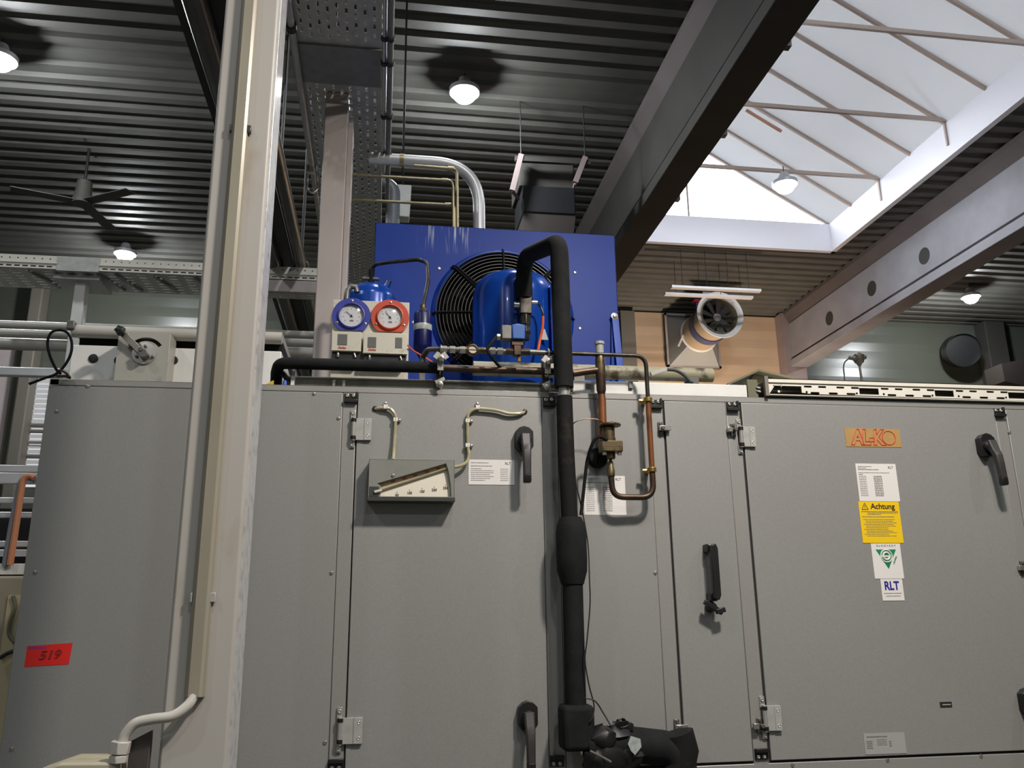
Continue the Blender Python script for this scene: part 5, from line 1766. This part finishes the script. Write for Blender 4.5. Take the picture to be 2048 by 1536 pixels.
# white duct box with its damper lever on the left end of the unit
YD = 2.22
a, b = P(140, 672, YD), P(560, 755, YD)
dz1 = P(260, 676, YD).z
t = thing('intake_duct', ((a.x-0.16+b.x)/2, YD+0.2, TOPZ), 'white sheet duct on the left end of the unit with round black plugs', 'duct')
x0 = P(140, 720, YD).x
zw = P(240, 692, YD).z
mb = MB()
mb.box((x0, YD, TOPZ), (b.x, YD+0.4, zw))
mb.build('duct_wall', 'white_sheet', t, bevel=0.003)
MB().box((x0+0.01, YD+0.02, zw), (b.x, YD+0.4, zw+0.03)).build('gap_shade_fill', 'hole', t, flat=True)  # solid black filler: the shade of the recess is put into its colour
zc = P(240, 662, YD-0.02).z
MB().tube([V((x0, YD-0.005, zc)), V((b.x, YD-0.005, zc))], 0.0165, 14).build('top_tube', 'cream_pipe', t)
MB().box((x0, YD+0.01, zc-0.005), (b.x, YD+0.4, zc+0.016)).build('lid', 'galv', t, flat=True)
for u, v in ((187, 717), (238, 721), (347, 721)):
    q = P(u, v, YD)
    MB().lathe((q.x, YD, q.z), (0, -1, 0), [(0.0115, 0), (0.0115, 0.003), (0.008, 0.004), (0.0001, 0.003)], 18).build('plug', 'black_plastic', t)
q = P(144, 650, YD-0.01)
MB().box((q.x-0.006, YD-0.03, q.z-0.016), (q.x+0.012, YD-0.01, q.z+0.006)).build('clip', 'steel_dark', t, bevel=0.002)
YQ = 2.155
a, b = P(238, 664, YQ), P(333, 755, YQ)
zq0 = TOPZ+0.003
t = thing('damper_lever', ((a.x+b.x)/2, YQ, zq0), 'square plate with a curved slot and a knobbed damper lever on the white duct', 'damper lever')
pc = P(290, 710, YQ)
sl = []
Rin, Rout = 0.037, 0.046
for k in range(13):
    an = math.radians(158-k*10.2)
    sl.append((pc.x+Rout*math.cos(an), pc.z+Rout*math.sin(an)))
for k in range(13):
    an = math.radians(35.6+k*10.2)
    sl.append((pc.x+Rin*math.cos(an), pc.z+Rin*math.sin(an)))
mb = MB()
mb.plate([(a.x, zq0), (b.x, zq0), (b.x, a.z), (a.x, a.z)], [sl], lambda p, q: (p, YQ, q), (0, 0.003, 0))
mb.box((a.x, YQ+0.002, zq0), (a.x+0.003, YD, a.z)).box((b.x-0.003, YQ+0.002, zq0), (b.x, YD, a.z))
mb.box((a.x, YQ+0.002, zq0), (b.x, YD, zq0+0.003))
mb.build('plate', 'plate_grey', t, bevel=0.001)
MB().box((a.x+0.004, YQ+0.014, zq0+0.004), (b.x-0.004, YQ+0.016, a.z)).build('back_plate', 'manometer_dark', t, flat=True)
MB().lathe((pc.x-0.002, YQ-0.001, pc.z+0.004), (0, -1, 0), [(0.029, 0), (0.029, 0.003), (0.0001, 0.004)], 28).build('hub_disc', 'steel', t)
hp_, kn = P(293, 714, YQ-0.03), P(241, 662, YQ-0.03)
mb = MB()
mb.bar(V((pc.x+0.002, YQ-0.014, pc.z-0.004)), V((kn.x, YQ-0.020, kn.z)), 0.016, 0.004, (0, 1, 0))
mb.build('arm', 'zinc', t, bevel=0.001)
mb = MB()
mb.cyl((pc.x+0.002, YQ, pc.z-0.004), (pc.x+0.002, YQ-0.030, pc.z-0.004), 0.011, n=14)
mb.cyl((pc.x-0.004, YQ-0.018, pc.z+0.006), (pc.x-0.004, YQ-0.032, pc.z+0.006), 0.006, n=8)
for dx, dz in ((-0.018, -0.006), (0.02, -0.006), (0.0, 0.021)):
    mb.cyl((pc.x+dx, YQ-0.002, pc.z+dz), (pc.x+dx, YQ-0.010, pc.z+dz), 0.0038, n=8)
mb.build('pivot', 'steel_dark', t, bevel=0.001)
mb = MB()
R_ = [V((kn.x+0.0135*(1.0 if k % 2 else 0.72)*math.cos(PI*k/5), 0, kn.z+0.0135*(1.0 if k % 2 else 0.72)*math.sin(PI*k/5))) for k in range(10)]
mb.prism([p+V((0, YQ-0.024, 0)) for p in R_], (0, -0.018, 0))
mb.lathe((kn.x, YQ-0.02, kn.z), (0, -1, 0), [(0.008, -0.004), (0.009, 0.022), (0.0001, 0.024)], 12)
plabel(mb.build('star_knob', 'black_plastic', t, bevel=0.002), 'black star knob')
sl0 = P(267, 688, YQ-0.02)
MB().obox(V((sl0.x, YQ-0.01, sl0.z)), V((0.96, 0, 0.26)), V((0, 1, 0)), V((-0.26, 0, 0.96)), 0.014, 0.005, 0.003).build('slot_clamp', 'steel_dark', t, flat=True)
# loop of black cable tied at the corner
YK = 2.085
t = thing('cable_loop', V((P(120, 750, YK).x, YK, TOPZ)), 'loop of black cable tied at the top left corner of the unit', 'cable')
MB().tube([P(58, 768, YK), P(90, 756, YK), P(112, 748, YK), P(130, 730, YK), P(142, 706, YK), P(143, 682, YK+0.01), P(134, 665, YK+0.01), P(118, 660, YK+0.01), P(102, 666, YK), P(95, 686, YK), P(100, 712, YK), P(112, 738, YK+0.004), P(122, 748, YK+0.012)], 0.0032, 10, smooth=6).build('cable_run', 'rubber', t)
plabel(MB().tube([P(114, 744, YK-0.004), P(122, 741, YK-0.008), P(132, 746, YK-0.006), P(140, 756, YK-0.002), P(130, 752, YK+0.002), P(118, 752, YK+0.002), P(112, 750, YK)], 0.003, 8, smooth=5).build('tie', 'copper_dark', t), 'reddish brown tie')

# ------------------------------------------------------------------ left middle distance
def long_pipe(v0, v1, y, r, label):
    p = P(60, v0, y)
    t = thing('white_pipe', (p.x, y, p.z-r), label, 'pipe', 'white pipes on the left')
    MB().tube([(p.x-1.2, y, p.z), (P(640, v1, y).x, y, p.z)], r, 16).build('pipe_run', 'cream_pipe', t)
    for u in (-10, 480):
        x = P(u, v0, y).x
        MB().cyl((x, y, 0), (x, y, p.z-r*0.8), 0.02, n=10).build('leg', 'galv_dark', t)
long_pipe(651, 660, 5.2, 0.026, 'topmost of the three white pipes behind the black cable loop')
long_pipe(668, 676, 5.0, 0.026, 'middle of the three white pipes behind the black cable loop')
long_pipe(689, 700, 4.8, 0.034, 'thickest and lowest of the three white pipes behind the black cable loop')
p = P(60, 745, 4.4)
tag(MB().box((p.x-1.0, 4.38, p.z-0.022), (P(400, 755, 4.4).x, 4.42, p.z+0.022)).build('aluminium_rail', 'alu', bevel=0.004), 'grey aluminium profile rail behind the top left corner of the unit', 'rail')
a = P(0, 935, 4.0)
b = P(75, 1140, 4.0)
t = thing('profile_frame', (a.x, 4.0, b.z), 'open aluminium profile frame with horizontal bars at the left picture edge', 'frame')
xr = P(85, 940, 4.0).x+0.15
for v, h in ((938, 0.016), (957, 0.024), (1001, 0.012), (1030, 0.012), (1088, 0.012), (1106, 0.014)):
    z = P(30, v, 4.0).z
    MB().box((a.x-0.5, 3.985, z-h), (xr, 4.015, z+h)).build('profile_bar', 'alu', t, bevel=0.003)
z = P(30, 1139, 4.0).z
MB().box((a.x-0.5, 3.95, z-0.024), (xr-0.04, 4.08, z+0.022)).build('base_plate', 'white_sheet', t, bevel=0.003)
MB().box((xr-0.02, 3.99, z), (xr+0.03, 4.03, a.z)).build('upright', 'alu', t, bevel=0.003)
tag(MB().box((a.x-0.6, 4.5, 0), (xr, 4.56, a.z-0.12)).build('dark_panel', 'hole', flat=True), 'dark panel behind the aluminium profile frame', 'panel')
YO = 3.92
t = thing('orange_hose', V((P(20, 1128, YO).x, YO, P(20, 1128, YO).z)), 'orange and grey hose pair arching down over the aluminium frame', 'hose')
MB().tube([P(68, 956, YO), P(60, 952, YO), P(48, 958, YO), P(42, 985, YO), P(34, 1040, YO), P(20, 1130, YO)], 0.013, 10, smooth=6).build('orange_tube', 'hose_orange', t)
MB().tube([P(72, 960, YO+0.03), P(55, 955, YO+0.03), P(42, 966, YO+0.02), P(34, 1000, YO+0.02), P(24, 1050, YO+0.02), P(10, 1132, YO+0.02)], 0.014, 10, smooth=6).build('grey_tube', 'hose_grey', t)
a, b = P(0, 1152, 3.9), P(60, 1200, 3.9)
t = thing('machine_cabinet', (a.x, 4.1, 0), 'beige machine cabinet at the left picture edge below the aluminium frame', 'cabinet')
MB().box((a.x-0.5, 3.9, 0), (b.x+0.1, 4.4, a.z)).build('body', 'beige_dark', t, bevel=0.01)
a = P(28, 1190, 3.89)
MB().box((a.x-0.02, 3.885, a.z-0.6), (P(60, 1200, 3.89).x, 3.9, a.z)).build('door_strip', 'beige', t, flat=True)
MB().tube([P(26, 1192, 3.87), P(30, 1215, 3.87), P(20, 1245, 3.87), P(18, 1268, 3.87), P(28, 1284, 3.87)], 0.008, 8, smooth=6).build('cable', 'green_lid', t)
MB().tube([P(0, 1316, 3.87), P(16, 1306, 3.87), P(34, 1300, 3.87)], 0.008, 8, smooth=5).build('cable', 'dark_steel', t)

# ------------------------------------------------------------------ far background
# ducted fan with its hood on the back wall
Bc, Mc = P(1398, 668, 12.45), P(1441, 629, 11.6)
ax = (Mc-Bc).normalized()
f0, f1 = P(1327, 628, 12.95), P(1441, 738, 12.95)
t = thing('wall_fan', ((f0.x+f1.x)/2, 12.9, f1.z), 'round ducted fan with a white flared mouth on a grey wall hood', 'fan')
mb = MB()
mb.box((f0.x, 12.92, f1.z), (f1.x, 12.98, f0.z))
plabel(mb.build('hood_back', 'hood_back', t, flat=True), 'square back panel')
mb = MB()
w_ = 0.035
mb.box((f0.x, 12.90, f1.z), (f1.x, 12.93, f1.z+w_)).box((f0.x, 12.90, f0.z-w_), (f1.x, 12.93, f0.z)).box((f0.x, 12.90, f1.z), (f0.x+w_, 12.93, f0.z)).box((f1.x-w_, 12.90, f1.z), (f1.x, 12.93, f0.z))
mb.build('hood_frame', 'pillar', t, flat=True)
x_, y_, d_ = frame_for(ax)
n = 32
# loft from the lower part of the square to the round spigot
sq = []
rc = []
cxm, czm = (f0.x+f1.x)/2, (f0.z+f1.z)/2
for k in range(n):
    an = 2*PI*k/n
    e = V((math.cos(an), 0, math.sin(an)))
    s_ = 1/max(abs(e.x), abs(e.z))
    sq.append(V((cxm+e.x*s_*(f1.x-f0.x)*0.46, 12.915, czm-0.02+e.z*s_*(f0.z-f1.z)*0.46)))
    pr_x = V((1, 0, 0))-ax*ax.x
    pr_x.normalize()
    pr_z = ax.cross(pr_x)*-1 if (ax.cross(pr_x)).z < 0 else ax.cross(pr_x)
    rc.append(Bc+pr_x*math.cos(an)*0.29+pr_z*math.sin(an)*0.29)
MB().rings([sq, rc], cap=False).build('transition_hood', 'hood_grey', t, angle=0.5)
Lf = (Mc-Bc).length
plabel(MB().lathe(Bc, ax, [(0.29, 0), (0.285, Lf-0.02)], 36, cap=False).build('duct', 'fan_tan', t), 'tan duct barrel')
plabel(MB().lathe(Bc, ax, [(0.285, Lf*0.36), (0.305, Lf*0.37), (0.305, Lf*0.55), (0.285, Lf*0.56)], 36, cap=False).build('band', 'fan_blue', t), 'blue band')
MB().lathe(Bc, ax, [(0.29, -0.02), (0.315, 0.0), (0.29, 0.02)], 36, cap=False).build('flange', 'fan_white', t)
mb = MB()
mb.lathe(Bc, ax, [(0.285, Lf-0.12), (0.30, Lf-0.05), (0.372, Lf), (0.376, Lf-0.012), (0.31, Lf-0.06), (0.285, Lf-0.12)], 40, cap=False)
plabel(mb.build('mouth', 'fan_white', t), 'white flared mouth')
MB().cyl(Bc+ax*(Lf-0.30), Bc+ax*(Lf-0.28), 0.28, n=36).build('back_disc', 'fan_dark', t)
mb = MB()
for k in range(9):
    an = 2*PI*k/9
    e = pr_x*math.cos(an)+pr_z*math.sin(an)
    tg = pr_z*math.cos(an)-pr_x*math.sin(an)
    c = Bc+ax*(Lf-0.16)
    mb.prism([c+e*0.05-tg*0.03, c+e*0.27-tg*0.06, c+e*0.27+tg*0.05+ax*0.05, c+e*0.05+tg*0.03+ax*0.04], ax*0.006)
mb.build('blades', 'hood_back', t, flat=True)
MB().lathe(Bc+ax*(Lf-0.18), ax, [(0.065, 0), (0.065, 0.06), (0.03, 0.085), (0.0001, 0.09)], 20).build('hub', 'pillar', t)
q = P(1398, 604, 12.0)
plabel(MB().box(q+V((-0.09, -0.05, -0.02)), q+V((0.06, 0.05, 0.03))).build('red_box', 'red_small', t, flat=True), 'small red box on top')
q = P(1414, 592, 11.8)
MB().box(q+V((-0.07, -0.02, -0.06)), q+V((0.06, 0.02, 0.06))).build('white_plate', 'fan_white', t, flat=True)
MB().bar(P(1357, 692, 12.4), P(1367, 670, 12.4), 0.03, 0.02, (0, 1, 0)).build('stay', 'fan_white', t, flat=True)
MB().tube([P(1394, 606, 12.0), P(1396, 640, 12.0), P(1392, 660, 12.1)], 0.025, 8).build('supply_hose', 'fan_blue', t)

# two unlit white battens hanging under the roof
for (ua, va, ub, vb, yy, lab) in ((1342, 574, 1521, 584, 10.6, 'upper of the two unlit white light battens above the wall fan'), (1329, 588, 1505, 598, 11.0, 'lower of the two unlit white light battens above the wall fan')):
    a, b = P(ua, va, yy), P(ub, vb, yy)
    t = thing('light_batten', ((a.x+b.x)/2, yy, a.z), lab, 'lamp', 'unlit light battens')
    MB().box((a.x, yy-0.04, a.z-0.018), (b.x, yy+0.04, a.z+0.018)).build('body', 'fan_white', t, bevel=0.005)
    for f in (0.13, 0.4, 0.64, 0.87):
        x = a.x+(b.x-a.x)*f
        MB().cyl((x, yy, a.z+0.018), (x, yy, H+0.03), 0.004, n=6).build('wire', 'dark_steel', t)

# round dark duct mouth on the right of the back wall
c = P(1928, 700, 12.6)
dax = V((-0.35, -1, -0.25)).normalized()
t = thing('duct_mouth', (c.x, 12.8, c.z-0.3), 'round dark duct mouth on the right of the back wall under the holed beam', 'duct')
mb = MB()
mb.lathe(c-dax*0.3, dax, [(0.285, 0), (0.285, 0.3), (0.28, 0.3), (0.28, 0.22), (0.0001, 0.22)], 36)
mb.build('duct', 'black_plastic', t)
MB().cyl(c-dax*0.28, (c.x+0.08, WY1, c.z+0.06), 0.2, n=20).build('wall_spigot', 'black_plastic', t)
# duct hood at the far right edge of the picture
c0, c1 = P(2012, 735, 11.5), P(2090, 760, 11.5)
tag(MB().prism([P(2003, 727, 11.5), P(2060, 716, 11.5), P(2060, 775, 11.5), P(2010, 762, 11.5)], (0, 0.4, 0)).build('vent_box', 'heater_low', flat=True), 'dim slanted vent box at the right picture edge under the dark column', 'vent')

# hanging unit heater behind the condenser
YU = 7.4
a, b = P(1038, 330, YU), P(1152, 460, YU)
t = thing('unit_heater', ((a.x+b.x)/2, YU+0.2, b.z), 'dark box heater hanging under the roof above the blue condenser', 'heater')
zt_, zm, zl_ = P(1095, 322, YU).z, P(1095, 375, YU).z, P(1095, 428, YU).z
MB().box((a.x, YU, zm), (b.x, YU+0.5, zt_)).build('casing', 'concrete_dark', t, bevel=0.01)
plabel(MB().box((a.x+0.03, YU-0.02, zl_), (b.x, YU+0.5, zm)).build('outlet', 'heater', t, bevel=0.01), 'blue-black middle section')
plabel(MB().xz([(a.x+0.03, zl_-0.22), (b.x-0.03, zl_-0.22), (b.x, zl_), (a.x+0.04, zl_)], YU-0.01, YU+0.4).build('lower_hood', 'heater_low', t, flat=True), 'brownish lower hood')
for (ua, va, ub, vb) in ((1042, 310, 1024, 382), (1170, 315, 1150, 366)):
    p0, p1 = P(ua, va, YU-0.1), P(ub, vb, YU-0.1)
    mb = MB()
    mb.bar(p0, p1, 0.05, 0.05)
    mb.bar(p1, V((a.x if ua < 1100 else b.x, YU+0.05, p1.z)), 0.02, 0.03)
    mb.build('bracket_arm', 'concrete_warm', t, flat=True)
    MB().cyl(p0, V((p0.x, p0.y, H+0.02)), 0.006, n=8).build('hanger_rod', 'dark_steel', t)
p0, p1 = P(1030, 318, YU-0.1), P(1180, 326, YU-0.1)
MB().bar(p0, p1, 0.04, 0.05).build('hanger_rail', 'concrete_dark', t, flat=True)

# small white box with a round pipe behind the brass pipes
YW = 5.5
a, b = P(794, 368, YW), P(822, 434, YW)
t = thing('white_box', ((a.x+b.x)/2, YW, b.z), 'small white box with a grey pipe behind the thin brass pipes', 'box')
MB().prism([(a.x, YW, a.z), (b.x, YW, a.z), (b.x-0.01, YW, b.z), (a.x+0.02, YW, b.z)], (0, 0.1, 0)).build('body', 'white_sheet', t, bevel=0.006)
q0, q1 = P(770, 370, YW), P(785, 450, YW)
MB().tube([q0+V((-0.1, 0, 0.02)), V((q1.x, YW, q0.z)), V((q1.x, YW, q1.z-0.6))], 0.05, 14, bend=0.1).build('pipe_run', 'hose_grey', t)
MB().cyl((a.x+0.04, YW+0.05, a.z-0.01), (a.x+0.04, YW+0.05, H+0.03), 0.008, n=8).build('hanger', 'dark_steel', t)

# ceiling fan on the left
zc_ = 5.9
q = PZ(165, 400, zc_)
t = thing('ceiling_fan', (q.x, q.y, zc_-0.1), 'grey three-bladed ceiling fan hanging in the dark left part of the roof', 'fan')
MB().lathe((q.x, q.y, zc_-0.05), (0, 0, 1), [(0.10, 0), (0.11, 0.03), (0.085, 0.1), (0.075, 0.26), (0.02, 0.28)], 20).build('motor', 'hood_back', t)
MB().cyl((q.x, q.y, zc_+0.2), (q.x, q.y, H+0.03), 0.015, n=10).build('rod', 'dark_steel', t)
for ang in (200, 330, 80):
    an = math.radians(ang)
    e = V((math.cos(an), math.sin(an), 0))
    MB().bar(V((q.x, q.y, zc_-0.03))+e*0.08, V((q.x, q.y, zc_-0.03))+e*0.66, 0.13, 0.008).build('blade', 'hood_back', t, flat=True)
# ------------------------------------------------------------------ view
scene.view_settings.view_transform = 'Standard'
scene.view_settings.look = 'None'
scene.view_settings.exposure = 1.0
scene.view_settings.gamma = 1.0
scene.view_settings.use_curve_mapping = False
scene.cycles.use_denoising = True
scene.cycles.max_bounces = 8
scene.cycles.transparent_max_bounces = 8
scene.cycles.sample_clamp_indirect = 6.0
scene.cycles.caustics_reflective = False
scene.cycles.caustics_refractive = False
